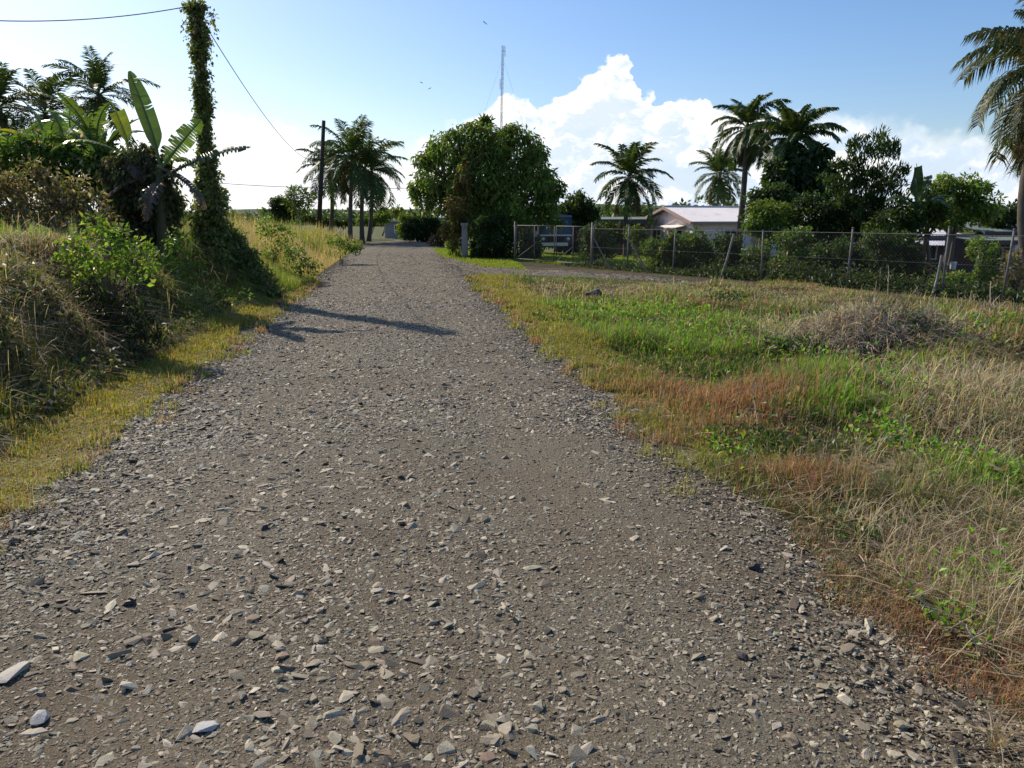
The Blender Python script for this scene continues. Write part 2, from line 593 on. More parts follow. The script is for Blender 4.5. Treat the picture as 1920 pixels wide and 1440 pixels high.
def stone_material():
    m, N = new_mat('loose_stone')
    at = N.n('ShaderNodeAttribute', dict(attribute_name='col')).outputs['Color']
    co = N.n('ShaderNodeNewGeometry').outputs['Position']
    c = N.mix(1.0, at, N.mix(N.noise(co, 70.0, 4.0, 0.7), (0.6,) * 3, (1.4,) * 3), 'MULTIPLY')
    p = N.n('ShaderNodeBsdfPrincipled', Base_Color=c, Roughness=0.7)
    p.inputs['Specular IOR Level'].default_value = 0.35
    b = N.n('ShaderNodeBump', Height=N.noise(co, 160.0, 4.0, 0.7), Strength=0.4, Distance=0.01)
    N.set(p.inputs['Normal'], b.outputs[0])
    N.n('ShaderNodeOutputMaterial', Surface=p)
    return m


M_GROUND, M_GRAVEL, M_STONE = ground_material(), gravel_material(), stone_material()

# ------------------------------------------------------------------ palettes (linear)
GREEN = (0.075, 0.135, 0.022)
BRIGHT = (0.145, 0.285, 0.028)
YELLOWG = (0.30, 0.27, 0.045)
TAN = (0.33, 0.265, 0.17)
STRAW = (0.45, 0.37, 0.25)
RUST = (0.30, 0.125, 0.07)
BROWN = (0.20, 0.135, 0.085)
PAL = {
    'green': [(5, (0.19, 0.36, 0.04)), (2.4, (0.12, 0.21, 0.03)), (1, YELLOWG), (1.4, TAN), (0.6, BROWN)],
    'dark': [(4, (0.05, 0.10, 0.022)), (2, GREEN), (1, BROWN), (0.6, TAN)],
    'yellow': [(4, YELLOWG), (2, (0.2, 0.21, 0.035)), (2, TAN), (1, (0.4, 0.27, 0.07))],
    'rust': [(3, (0.34, 0.145, 0.085)), (2.4, (0.36, 0.21, 0.13)), (2.4, TAN), (1, BROWN), (0.6, GREEN)],
    'tan': [(4, (0.42, 0.345, 0.225)), (2.4, (0.55, 0.46, 0.33)), (2.4, BROWN), (1.2, (0.28, 0.25, 0.19)), (1.3, (0.14, 0.15, 0.05)), (0.4, GREEN)],
}
# patches of the roadside field: place in the photo, reach in metres (across, along), growth
PATCHES = []
for (px, py, rx, ry, kind, wgt) in [
        (1150, 585, 1.5, 1.5, 'green', 3), (1215, 625, 1.2, 1.1, 'green', 3), (1100, 575, 0.9, 1.2, 'green', 2), (1345, 648, 1.0, 0.9, 'green', 2),
        (1430, 560, 1.4, 1.4, 'green', 0.8), (1700, 600, 1.2, 1.2, 'green', 1.6), (1620, 720, 0.8, 0.5, 'green', 3), (1500, 735, 0.7, 0.5, 'green', 3),
        (1560, 790, 0.6, 0.4, 'green', 2.4), (1700, 700, 0.6, 0.4, 'green', 1.5), (1880, 920, 0.4, 0.3, 'green', 3.0), (1660, 840, 0.3, 0.25, 'green', 1.4),
        (1480, 680, 0.5, 0.5, 'dark', 2), (1360, 575, 0.6, 0.5, 'dark', 2), (1540, 620, 0.5, 0.5, 'dark', 2), (1900, 650, 0.5, 0.6, 'dark', 2),
        (1190, 690, 0.45, 0.5, 'rust', 3), (1250, 745, 0.6, 0.45, 'rust', 3.4), (1360, 770, 0.6, 0.4, 'rust', 3.2), (1420, 760, 0.3, 0.6, 'rust', 2),
        (1330, 580, 0.9, 0.5, 'rust', 1.4), (1470, 610, 0.8, 0.6, 'rust', 0.9), (1330, 810, 0.5, 0.3, 'rust', 1.8), (1560, 700, 0.5, 0.25, 'rust', 1.2),
        (1500, 900, 0.25, 0.4, 'rust', 1.4), (1780, 1210, 0.3, 0.3, 'rust', 2), (1870, 1300, 0.3, 0.3, 'rust', 2), (1900, 1230, 0.3, 0.3, 'tan', 2), (1700, 1020, 0.3, 0.4, 'tan', 3), (1820, 1060, 0.4, 0.5, 'tan', 3.4),
        (1560, 860, 0.6, 0.4, 'dark', 1.4), (1460, 840, 0.35, 0.3, 'dark', 1.2), (1330, 860, 0.3, 0.25, 'green', 1.6), (1430, 930, 0.25, 0.25, 'green', 1.2),
        (1600, 640, 1.0, 0.8, 'tan', 3), (1800, 720, 1.2, 0.8, 'tan', 2), (1250, 540, 3.0, 1.6, 'tan', 2), (1080, 545, 1.6, 1.6, 'tan', 1.2),
        (1600, 560, 2.5, 1.4, 'tan', 1.4)]:
    g = G(px, py)
    PATCHES.append((g[0], g[1], rx, ry, kind, wgt))
KINDS = list(PAL)
GROUND_COL = {'green': (0.05, 0.055, 0.022), 'dark': (0.045, 0.042, 0.025), 'yellow': (0.12, 0.10, 0.04), 'rust': (0.09, 0.055, 0.036), 'tan': (0.10, 0.078, 0.052)}


def growth(x, y):
    """weights (n x kinds) of what grows where, on the right of the road"""
    s, t = st(x, y)
    b = t - EDGE_R
    n = bumps(x * 1.7 + 3, y * 1.7)
    W = np.zeros((len(x), len(KINDS)))
    W[:, KINDS.index('tan')] = 0.62 + 0.6 * n + 0.4 * bumps(x * 3.1, y * 3.1 + 4)
    W[:, KINDS.index('dark')] = 0.6 - 0.5 * n
    W[:, KINDS.index('green')] = 0.22 + 0.5 * bumps(x * 0.9 - 9, y * 0.9) + 0.4 * bumps(x * 2.6 - 2, y * 2.6)
    W[:, KINDS.index('rust')] = 0.22 + 0.35 * bumps(x * 2.0 + 12, y * 2.0)
    W[:, KINDS.index('yellow')] = 3.2 * (1 - sstep(b, 0.45, 1.1)) * sstep(s, 4.5, 6.5) + 0.25
    for (mx, my, rx, ry, kind, wgt) in PATCHES:
        q = ((x - mx) / rx) ** 2 + ((y - my) / ry) ** 2
        W[:, KINDS.index(kind)] += wgt * np.exp(-q * 1.1)
    W = np.clip(W, 0.02, None) ** 1.8
    return W / W.sum(1, keepdims=True)


# ------------------------------------------------------------------ setting: ground, road, lane, hill
def graded(lo, hi, core0, core1, d, grow=1.16):
    c = list(np.arange(core0, core1 + 1e-6, d))
    k, x = d, core1
    while x < hi:
        k *= grow
        x += k
        c.append(min(x, hi))
    k, x = d, core0
    while x > lo:
        k *= grow
        x -= k
        c.insert(0, max(x, lo))
    return np.array(c)


def grid_faces(nx, ny):
    i = np.arange(nx - 1)[None, :] + nx * np.arange(ny - 1)[:, None]
    i = i.ravel()[:, None]
    return i + np.array([[0, 1, nx + 1, nx]])


xs = graded(-900, 900, -9, 12, 0.13)
ys = graded(-30, 1500, 0.5, 30, 0.14)
X, Y = np.meshgrid(xs, ys)
X, Y = X.ravel(), Y.ravel()
Zg = ground_z(X, Y)
S_, T_ = st(X, Y)
A_, B_ = EDGE_L - T_, T_ - EDGE_R
gc = np.tile(np.array([0.11, 0.115, 0.045]), (len(X), 1))
Wt = growth(X, Y)
gr = Wt @ np.array([GROUND_COL[k] for k in KINDS])
LD = lane_d(X, Y)
gc = np.where(((B_ > -0.5) & (LD < 2) & (S_ < 40))[:, None], gr, gc)
gc = np.where(((B_ > 0.0) & (B_ < 0.7) & (S_ > 5) & (LD < -2))[:, None], np.array([0.16, 0.14, 0.055]), gc)
gc = np.where(((np.abs(T_ + 0.2) < 2.35) & (S_ < 60))[:, None], np.array([0.17, 0.145, 0.12]), gc)
gc = np.where(((A_ > 0.0) & (A_ < 1.1) & (S_ < 22))[:, None], np.array([0.20, 0.16, 0.06]), gc)
gc = np.where(((A_ >= 1.1) & (S_ < 22))[:, None], np.array([0.12, 0.09, 0.055]), gc)
gc = np.where(((LD > 0) & (B_ > 0.3) & (S_ < 70))[:, None], np.array([0.10, 0.135, 0.03]), gc)
gc = np.where(((LD > -0.3) & (B_ > 1.5) & (X > Y * 0.215) & (Y < 46))[:, None], np.array([0.045, 0.042, 0.026]), gc)  # shade behind the fence put into the soil colour
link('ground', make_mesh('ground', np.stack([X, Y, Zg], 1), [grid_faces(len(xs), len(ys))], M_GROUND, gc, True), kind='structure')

rng = np.random.RandomState(11)
ss = np.concatenate([np.arange(-6, 16, 0.12), np.arange(16, 70, 0.4)])
tt = np.linspace(-1, 1, 41)
SS, TT = np.meshgrid(ss, tt, indexing='ij')
wobL = 0.13 * np.sin(ss * 1.7) + 0.09 * np.sin(ss * 4.3 + 1) + 0.05 * np.sin(ss * 11 + 2)
wobR = 0.11 * np.sin(ss * 1.4 + 2) + 0.08 * np.sin(ss * 3.7) + 0.05 * np.sin(ss * 9.5)
le = EDGE_L - 0.12 + wobL
re_ = EDGE_R + 0.12 + wobR
Tm = le[:, None] + (re_ - le)[:, None] * (TT + 1) / 2
bendx = 0.012 * np.clip(SS - 40, 0, None) ** 1.6
RX, RY = from_st(SS, Tm)
RX = RX + bendx
RZ = road_z(RX - bendx, RY)
edge = np.abs(TT) ** 10
RZ = RZ - 0.05 * edge + 0.004
link('gravel_road', make_mesh('gravel_road', np.stack([RX.ravel(), RY.ravel(), RZ.ravel()], 1), [grid_faces(len(tt), len(ss))], M_GRAVEL, None, True), kind='structure')

# side lane along the fence: near edge and far edge picked from the photo
near = [G(px, py)[:2] for px, py in ((838, 492), (875, 508), (930, 521), (1010, 522), (1100, 524), (1200, 529), (1290, 534), (1340, 537))]
far = [G(px, py)[:2] for px, py in ((828, 478), (868, 491), (918, 502), (985, 506), (1080, 513), (1200, 522), (1290, 530), (1340, 535))]
V = []
K = 9
for a, b in zip(near, far):
    a, b = np.array(a), np.array(b)
    for k in range(K):
        p = a + (b - a) * k / (K - 1)
        V.append((p[0], p[1], 0.0))
V = np.array(V).reshape(len(near), K, 3)
dense = []
for k in range(len(near) - 1):
    for q in range(6):
        dense.append(V[k] + (V[k + 1] - V[k]) * q / 6)
dense.append(V[-1])
V = np.concatenate(dense)
V[:, 2] = np.maximum(ground_z(V[:, 0], V[:, 1]), -0.02) + 0.03
V[0::K, 2] -= 0.06
V[K - 1::K, 2] -= 0.06
link('side_lane', make_mesh('side_lane', V, [grid_faces(K, len(V) // K)], M_GRAVEL, None, True), kind='structure')

# low wooded rise on the horizon
hx = np.linspace(-700, 700, 160)
V, C = [], []
for j, (yy, f) in enumerate(((330, 0), (380, 0.55), (430, 0.9), (480, 1.0), (620, 0.6), (900, 0))):
    for x in hx:
        h = 6.5 + 2.2 * math.sin(x * 0.011 + 1) + 1.2 * math.sin(x * 0.031) + 0.5 * math.sin(x * 0.13 + j) + 0.4 * math.sin(x * 0.31 + 2 * j)
        V.append((x, yy + 14 * math.sin(x * 0.02), f * h - 0.5 * (f == 0)))
        C.append((0.06, 0.085, 0.035))
link('hill', make_mesh('hill', V, [grid_faces(len(hx), 6)], M_GROUND, np.array(C), True), kind='structure')

# ------------------------------------------------------------------ loose gravel
def hull(pts):
    import bmesh
    bm = bmesh.new()
    for p in pts:
        bm.verts.new(p)
    bmesh.ops.convex_hull(bm, input=bm.verts)
    bmesh.ops.delete(bm, geom=[v for v in bm.verts if not v.link_faces], context='VERTS')
    bmesh.ops.triangulate(bm, faces=bm.faces)
    bm.verts.index_update()
    V_ = np.array([v.co[:] for v in bm.verts])
    F_ = np.array([[v.index for v in f.verts] for f in bm.faces])
    bm.free()
    return V_, F_


ROCKS = []
for k in range(16):
    r = np.random.RandomState(40 + k)
    p = unit(r.normal(size=(11, 3))) * r.uniform(0.75, 1.1, (11, 1))
    p[:, 0] *= r.uniform(0.9, 1.5)
    ROCKS.append(hull(p))
STONE_PAL = [(3, (0.305, 0.263, 0.188)), (3, (0.225, 0.19, 0.13)), (1.8, (0.41, 0.36, 0.265)), (2, (0.158, 0.128, 0.086)), (0.8, (0.05, 0.042, 0.033)), (0.6, (0.19, 0.135, 0.09)), (1.0, (0.222, 0.205, 0.148))]


def scatter_stones(geo, P, size, rng, flat=0.34, sink=0.38, palette=STONE_PAL, tilt=0.24):
    n = len(P)
    which = rng.randint(0, len(ROCKS), n)
    col = pick(rng, n, palette, 0.025)
    for k, (V_, F_) in enumerate(ROCKS):
        i = np.where(which == k)[0]
        if not len(i):
            continue
        m = len(i)
        s3 = size[i][:, None] * np.stack([rng.uniform(0.75, 1.3, m), rng.uniform(0.55, 1.0, m), flat * rng.uniform(0.5, 1.35, m)], 1)
        a = rng.uniform(0, 2 * math.pi, m)
        tx, ty = rng.normal(0, tilt, m), rng.normal(0, tilt, m)
        L = V_[None] * s3[:, None]
        # tilt about x, then y, then spin
        y1 = L[..., 1] * np.cos(tx)[:, None] - L[..., 2] * np.sin(tx)[:, None]
        z1 = L[..., 1] * np.sin(tx)[:, None] + L[..., 2] * np.cos(tx)[:, None]
        x2 = L[..., 0] * np.cos(ty)[:, None] + z1 * np.sin(ty)[:, None]
        z2 = -L[..., 0] * np.sin(ty)[:, None] + z1 * np.cos(ty)[:, None]
        x3 = x2 * np.cos(a)[:, None] - y1 * np.sin(a)[:, None]
        y3 = x2 * np.sin(a)[:, None] + y1 * np.cos(a)[:, None]
        Q = np.stack([x3, y3, z2 - (sink - 0.5) * s3[:, None, 2]], -1) + P[i][:, None]
        F = F_[None] + (np.arange(m) * len(V_))[:, None, None]
        geo.add(Q.reshape(-1, 3), [F.reshape(-1, 3)], np.repeat(col[i], len(V_), 0))


def road_pts(rng, n, s0, s1, t0=EDGE_L - 0.1, t1=EDGE_R + 0.15, power=1.0):
    s = s0 + (s1 - s0) * rng.uniform(0, 1, n) ** power
    t = rng.uniform(t0, t1, n)
    x, y = from_st(s, t)
    return x, y, s, t


geo = Geo()
rng = np.random.RandomState(21)
for (n, s0, s1, lo, hi, pw) in ((64000, 1.2, 6.5, 0.004, 0.012, 1.0), (27000, 1.2, 7.5, 0.009, 0.021, 1.0), (5600, 1.2, 7.5, 0.018, 0.046, 1.0),
                                (42000, 6, 16, 0.008, 0.022, 1.15), (7500, 6, 17, 0.018, 0.042, 1.1), (16000, 15, 40, 0.016, 0.04, 1.25)):
    x, y, s, t = road_pts(rng, n, s0, s1, power=pw)
    # thicker in patches, thinner in the wheel tracks
    c = (t - (EDGE_L + EDGE_R) / 2) / 2.3
    keep = rng.uniform(0, 1, n) < np.clip(0.70 + 0.55 * bumps(x * 2.1, y * 2.1) - 0.10 * np.exp(-((np.abs(c) - 0.42) / 0.15) ** 2) + 0.2 * sstep(np.abs(c), 0.75, 1), 0.1, 1)
    if hi > 0.03:
        keep &= rng.uniform(0, 1, n) > 0.62 * sstep(t, 0.35, 1.0) * (1 - sstep(s, 6, 8)) * np.clip(1 + 0.6 * bumps(x * 1.5, y * 1.5), 0.4, 1.5)
    x, y = x[keep], y[keep]
    z = road_z(x, y) + 0.004
    size = lo + (hi - lo) * rng.uniform(0, 1, len(x)) ** 2.0
    scatter_stones(geo, np.stack([x, y, z], 1), size, rng)
# windrows of looser stone along both edges
for (n, s0, s1, c0, wd, lo, hi) in ((6500, 1.5, 16, EDGE_L + 0.1, 0.36, 0.005, 0.016), (5500, 1.5, 16, EDGE_R - 0.15, 0.38, 0.004, 0.014),
                                    (2600, 14, 34, EDGE_L + 0.05, 0.25, 0.012, 0.03), (2600, 14, 30, EDGE_R, 0.25, 0.012, 0.03)):
    s = s0 + (s1 - s0) * rng.uniform(0, 1, n) ** 0.75
    t = c0 + rng.normal(0, wd, n)
    x, y = from_st(s, t)
    z = np.where((t > EDGE_L - 0.05) & (t < EDGE_R + 0.05), road_z(x, y), np.maximum(ground_z(x, y), -0.02)) + 0.004
    size = lo + (hi - lo) * rng.uniform(0, 1, n) ** 2
    scatter_stones(geo, np.stack([x, y, z], 1), size, rng, flat=0.6, palette=[(3, (0.18, 0.15, 0.106)), (2, (0.24, 0.20, 0.145)), (2, (0.12, 0.098, 0.07)), (0.6, (0.32, 0.27, 0.195))])
geo.obj('road_gravel', M_STONE, kind='stuff')
n = 2500
q = rng.uniform(0, 1, (n, 2))
P = np.array(near)[:, None] + (np.array(far) - np.array(near))[:, None] * np.linspace(0, 1, 5)[None, :, None]
i = rng.randint(0, len(near) - 1, n)
f = rng.uniform(0, 1, (n, 1))
a = np.array(near)[i] * (1 - f) + np.array(near)[i + 1] * f
b = np.array(far)[i] * (1 - f) + np.array(far)[i + 1] * f
xy = a + (b - a) * rng.uniform(0, 1, (n, 1))
geo = Geo()
scatter_stones(geo, np.stack([xy[:, 0], xy[:, 1], np.maximum(ground_z(xy[:, 0], xy[:, 1]), -0.02) + 0.037], 1), 0.012 + 0.03 * rng.uniform(0, 1, n) ** 2, rng)
geo.obj('lane_gravel', M_STONE, kind='stuff')

# single stones that stand out on the road and in the weeds
def lone_stone(name, label, px, py, wpx, seed, col, flat=0.5, z=None):
    g = G(px, py)
    w = wpx * math.hypot(g[0], g[1], EYE) / FPX / 2
    t = st(g[0], g[1])[1]
    zz = float(road_z(g[0], g[1])) if EDGE_L < t < EDGE_R else gz(g[0], g[1])
    r = np.random.RandomState(seed)
    p = unit(r.normal(size=(26, 3))) * r.uniform(0.85, 1.05, (26, 1)) * np.array([1.0, 0.7, flat])
    V_, F_ = hull(p * w)
    me = make_mesh(name, V_, [F_], M_STONE, np.tile(np.array(col), (len(V_), 1)))
    o = link(name, me, loc=(g[0], g[1], zz + w * flat * 0.55), label=label, category='rock')
    o.rotation_euler = (r.normal(0, 0.15), r.normal(0, 0.15), r.uniform(0, 6.28))
    return o


lone_stone('rock', 'dark grey rock lying in the dry weeds near the side lane', 1112, 556, 44, 3, (0.11, 0.10, 0.10), 0.6)
lone_stone('flat_stone', 'large pale flat stone on the gravel at the left edge of the photo', 26, 1272, 62, 4, (0.36, 0.335, 0.29), 0.2)
lone_stone('flat_stone', 'pale oblong stone nearest the bottom left corner of the gravel', 76, 1357, 40, 5, (0.40, 0.38, 0.35), 0.5)
lone_stone('flat_stone', 'pale flat stone at the bottom edge of the road, left of centre', 385, 1382, 46, 6, (0.40, 0.39, 0.37), 0.35)
lone_stone('dark_stone', 'small black stone lying on the right part of the road', 1392, 1244, 26, 8, (0.045, 0.04, 0.04), 0.6)
lone_stone('dark_stone', 'small dark stone beside the weeds on the right road edge', 1415, 1070, 26, 9, (0.05, 0.045, 0.045), 0.6)
lone_stone('dark_stone', 'black stone standing proud in the middle of the left lane', 498, 1000, 18, 12, (0.05, 0.045, 0.04), 0.7)

# ------------------------------------------------------------------ grass and weeds
nearA = np.array(near)
lane_q = (nearA - FA[:2]) @ FD
lane_l = lane_d(nearA[:, 0], nearA[:, 1])
_o = np.argsort(lane_q)


def before_lane(x, y):
    q = (x - FA[0]) * FD[0] + (y - FA[1]) * FD[1]
    lim = np.interp(q, lane_q[_o], lane_l[_o])
    lim = np.where(q > lane_q.max(), -0.15, lim)
    return lane_d(x, y) - lim


def in_view(x, y, m=1.06):
    return np.abs(x) < (y * 0.985 + 0.8) * 960 / FPX * m + 0.4


rng = np.random.RandomState(77)
N0 = 800000
yy = 1.8 + 25 * rng.uniform(0, 1, N0) ** 1.5
xx = yy * rng.uniform(-0.1, 1.0, N0) + rng.uniform(-0.5, 1.5, N0)
s, t = st(xx, yy)
b = t - EDGE_R
edge_w = 0.11 * np.sin(s * 1.4 + 2) + 0.08 * np.sin(s * 3.7) + 0.05 * np.sin(s * 9.5) + 0.10 * bumps(xx * 4, yy * 4)
ok = (b > edge_w + 0.02) & in_view(xx, yy, 1.45) & (before_lane(xx, yy) < -0.1 + 0.25 * bumps(xx * 3, yy * 3)) & (s < 22.5)
# bare strip of dirt beside the road near the camera
bare = 0.7 * (1 - sstep(b, 0.05, 0.4)) * (1 - sstep(s, 2.0, 3.2))
ok &= rng.uniform(0, 1, N0) > bare * 1.15
ok &= rng.uniform(0, 1, N0) < np.clip(0.62 + 0.5 * bumps(xx * 3.3 + 5, yy * 3.3) + 0.5 * bumps(xx * 9.0 + 4, yy * 9.0), 0.10, 1)
xx, yy, b, s = xx[ok], yy[ok], b[ok], s[ok]
W = growth(xx, yy)
kind = (W.cumsum(1) < rng.uniform(0, 1, (len(xx), 1))).sum(1).clip(0, len(KINDS) - 1)
D = np.hypot(xx, yy)
P = np.stack([xx, yy, ground_z(xx, yy) - 0.01], 1)
wid = 0.0042 * np.clip(D / 4.0, 1, 4)
HT = {'green': 0.14, 'dark': 0.12, 'yellow': 0.08, 'rust': 0.17, 'tan': 0.12}
NAMES = {'green': 'green_grass', 'dark': 'dark_grass', 'yellow': 'yellow_grass', 'rust': 'rusty_grass', 'tan': 'dry_grass'}
for k, kd in enumerate(KINDS):
    i = np.where(kind == k)[0]
    g = Geo()
    low = 0.7 + 0.3 * sstep(b[i], 0.1, 0.8)
    clump = np.clip(np.exp(0.75 * bumps(xx[i] * 4.1, yy[i] * 4.1) + 0.6 * bumps(xx[i] * 9.0 + 4, yy[i] * 9.0)), 0.3, 2.6)
    blade_geo(g, P[i], rng, HT[kd] * low * clump * (1 - 0.55 * sstep(before_lane(xx[i], yy[i]), -3.0, -0.5)), wid[i], 0.6 if kd != 'tan' else 1.5, PAL[kd], wind=(0.05, -0.04))
    g.obj(NAMES[kd], M_GRASS, kind='stuff')

# short yellowing turf along the right edge of the road
n = 90000
s = 4.8 + 19 * rng.uniform(0, 1, n) ** 1.2
ew = 0.11 * np.sin(s * 1.4 + 2) + 0.08 * np.sin(s * 3.7) + 0.05 * np.sin(s * 9.5)
b = ew + 0.02 + np.abs(rng.normal(0, 0.42, n))
x, y = from_st(s, EDGE_R + b)
k = (before_lane(x, y) < -0.2) & (rng.uniform(0, 1, n) < 0.55 + 0.7 * bumps(x * 2.4, y * 2.4) + 0.3 * sstep(s, 7, 10)) & (b > 0.05 + 0.12 * bumps(x * 4, y * 4))
x, y, b, s = x[k], y[k], b[k], s[k]
g = Geo()
blade_geo(g, np.stack([x, y, ground_z(x, y) - 0.005], 1), rng, (0.06 + 0.07 * sstep(b, 0.1, 0.6)) * np.clip(1 + 0.6 * bumps(x * 4, y * 4), 0.5, 2), 0.0045 * np.clip(np.hypot(x, y) / 4.5, 1, 4), 0.6,
          [(4, (0.30, 0.28, 0.05)), (3, (0.20, 0.23, 0.04)), (2, TAN), (1, (0.36, 0.25, 0.08))])
g.obj('roadside_turf', M_GRASS, kind='stuff')

# dry matted stalks: long thin arching stems with a nodding seed head
def arching(geo, P, rng, H, W, palette, lean=0.9, seg=5, head=0.0):
    n = len(P)
    az = rng.uniform(0, 2 * math.pi, n)
    d = np.stack([np.cos(az), np.sin(az), 0 * az], 1)
    sdv = np.stack([-np.sin(az), np.cos(az), 0 * az], 1)
    h = np.broadcast_to(np.asarray(H, float).reshape(-1, 1), (n, 1)) * rng.uniform(0.55, 1.35, (n, 1))
    w = np.broadcast_to(np.asarray(W, float).reshape(-1, 1), (n, 1))
    ln = np.abs(rng.normal(lean, lean * 0.5, (n, 1)))
    rows = []
    for k in range(seg + 1):
        u = k / seg
        c = P + h * (d * ln * u ** 1.7 * 0.8 + np.array([0, 0, 1.0]) * (u - 0.42 * np.clip(ln, 0, 1.6) * u ** 2.4))
        ww = w * (1 - 0.55 * u) * (1 + head * (u > 0.62) * (u < 0.99))
        rows += [c - sdv * ww / 2, c + sdv * ww / 2]
    V = np.stack(rows, 1).reshape(-1, 3)
    m = 2 * (seg + 1)
    q = np.array([[2 * k, 2 * k + 1, 2 * k + 3, 2 * k + 2] for k in range(seg)])
    F = (np.arange(n)[:, None, None] * m + q[None]).reshape(-1, 4)
    geo.add(V, [F], np.repeat(pick(rng, n, palette), m, 0))


STRAWP = [(3, (0.52, 0.44, 0.31)), (2.4, TAN), (1.8, (0.64, 0.55, 0.40)), (1.2, BROWN)]
g = Geo()
for (px, py, sx, sy, n, H) in [(1790, 1080, 0.45, 0.55, 1500, 0.42), (1700, 1000, 0.35, 0.4, 700, 0.36), (1880, 1200, 0.22, 0.3, 700, 0.45), (1860, 960, 0.4, 0.4, 700, 0.4),
                               (1640, 940, 0.5, 0.4, 500, 0.34), (1800, 760, 0.9, 0.8, 1600, 0.42), (1880, 850, 0.4, 0.4, 900, 0.38), (1760, 900, 0.4, 0.3, 700, 0.34), (1880, 640, 0.9, 1.0, 800, 0.5), (1560, 880, 0.6, 0.4, 400, 0.3),
                               (1480, 566, 2.6, 0.8, 700, 0.32), (1700, 580, 2.0, 0.7, 700, 0.36), (1880, 600, 1.0, 0.7, 700, 0.45), (1150, 560, 2.0, 1.2, 500, 0.4),
                               (1480, 620, 1.0, 0.8, 500, 0.4), (1690, 1130, 0.2, 0.25, 350, 0.3), (1610, 650, 0.5, 0.4, 2400, 0.42), (1690, 640, 0.5, 0.4, 1300, 0.4), (1560, 660, 0.4, 0.4, 1300, 0.36), (1850, 760, 0.5, 0.5, 1000, 0.4), (1460, 620, 0.6, 0.4, 900, 0.34)]:
    c = G(px, py)
    p = np.stack([rng.normal(c[0], sx, n), rng.normal(c[1], sy, n)], 1)
    ss_, tt_ = st(p[:, 0], p[:, 1])
    k = (tt_ - EDGE_R > 0.25) & (before_lane(p[:, 0], p[:, 1]) < -0.1)
    p = p[k]
    P = np.stack([p[:, 0], p[:, 1], ground_z(p[:, 0], p[:, 1]) - 0.01], 1)
    P = P[: max(20, int(len(P) * 0.42))]
    arching(g, P, rng, H * 0.8, 0.0026 * max(1.0, np.hypot(c[0], c[1]) / 4.0), STRAWP, 0.75, head=1.1)
g.obj('straw_grass', M_GRASS, kind='stuff')

g = Geo()
for k in range(420):
    s_ = 3.0 + 20 * rng.uniform() ** 1.3
    left_ = rng.uniform() < 0.5
    off = abs(rng.normal(0, 0.16)) - 0.06
    if s_ < 4.5 and not left_:
        continue
    t_ = EDGE_L + off if left_ else EDGE_R - off
    m = rng.randint(14, 46)
    x, y = from_st(s_ + rng.normal(0, 0.055, m), t_ + rng.normal(0, 0.05, m))
    z = np.maximum(road_z(x, y) - 0.01, ground_z(x, y))
    hh = rng.uniform(0.05, 0.15)
    pal = [(3, (0.30, 0.28, 0.05)), (2, (0.17, 0.23, 0.04)), (2, TAN)] if rng.uniform() < 0.7 else [(3, TAN), (2, (0.34, 0.17, 0.09))]
    blade_geo(g, np.stack([x, y, z], 1), rng, hh, 0.0045 * max(1, s_ / 4.5), 0.7, pal)
g.obj('edge_grass', M_GRASS, kind='stuff')

# dead litter lying flat between the tufts
g = Geo()
for k in range(3600):
    yy_ = 2.4 + 11 * rng.uniform() ** 1.4
    xx_ = yy_ * rng.uniform(0.1, 0.75)
    s_, t_ = st(xx_, yy_)
    if t_ - EDGE_R < 0.15 or before_lane(np.array([xx_]), np.array([yy_]))[0] > -0.3:
        continue
    d = unit(rng.normal(size=3) * np.array([1, 1, 0.28])) * rng.uniform(0.06, 0.30)
    p = np.array([xx_, yy_, gz(xx_, yy_) + abs(rng.normal(0.02, 0.03))])
    g.tube([p, p + d * 0.5 + np.array([0, 0, rng.uniform(0, 0.03)]), p + d], [0.0026, 0.0024, 0.0012], 3, col=pick(rng, 1, STRAWP + [(2, (0.26, 0.23, 0.19)), (2, (0.12, 0.09, 0.07))])[0], cap=False)
g.obj('dead_litter', M_GRASS, kind='stuff')

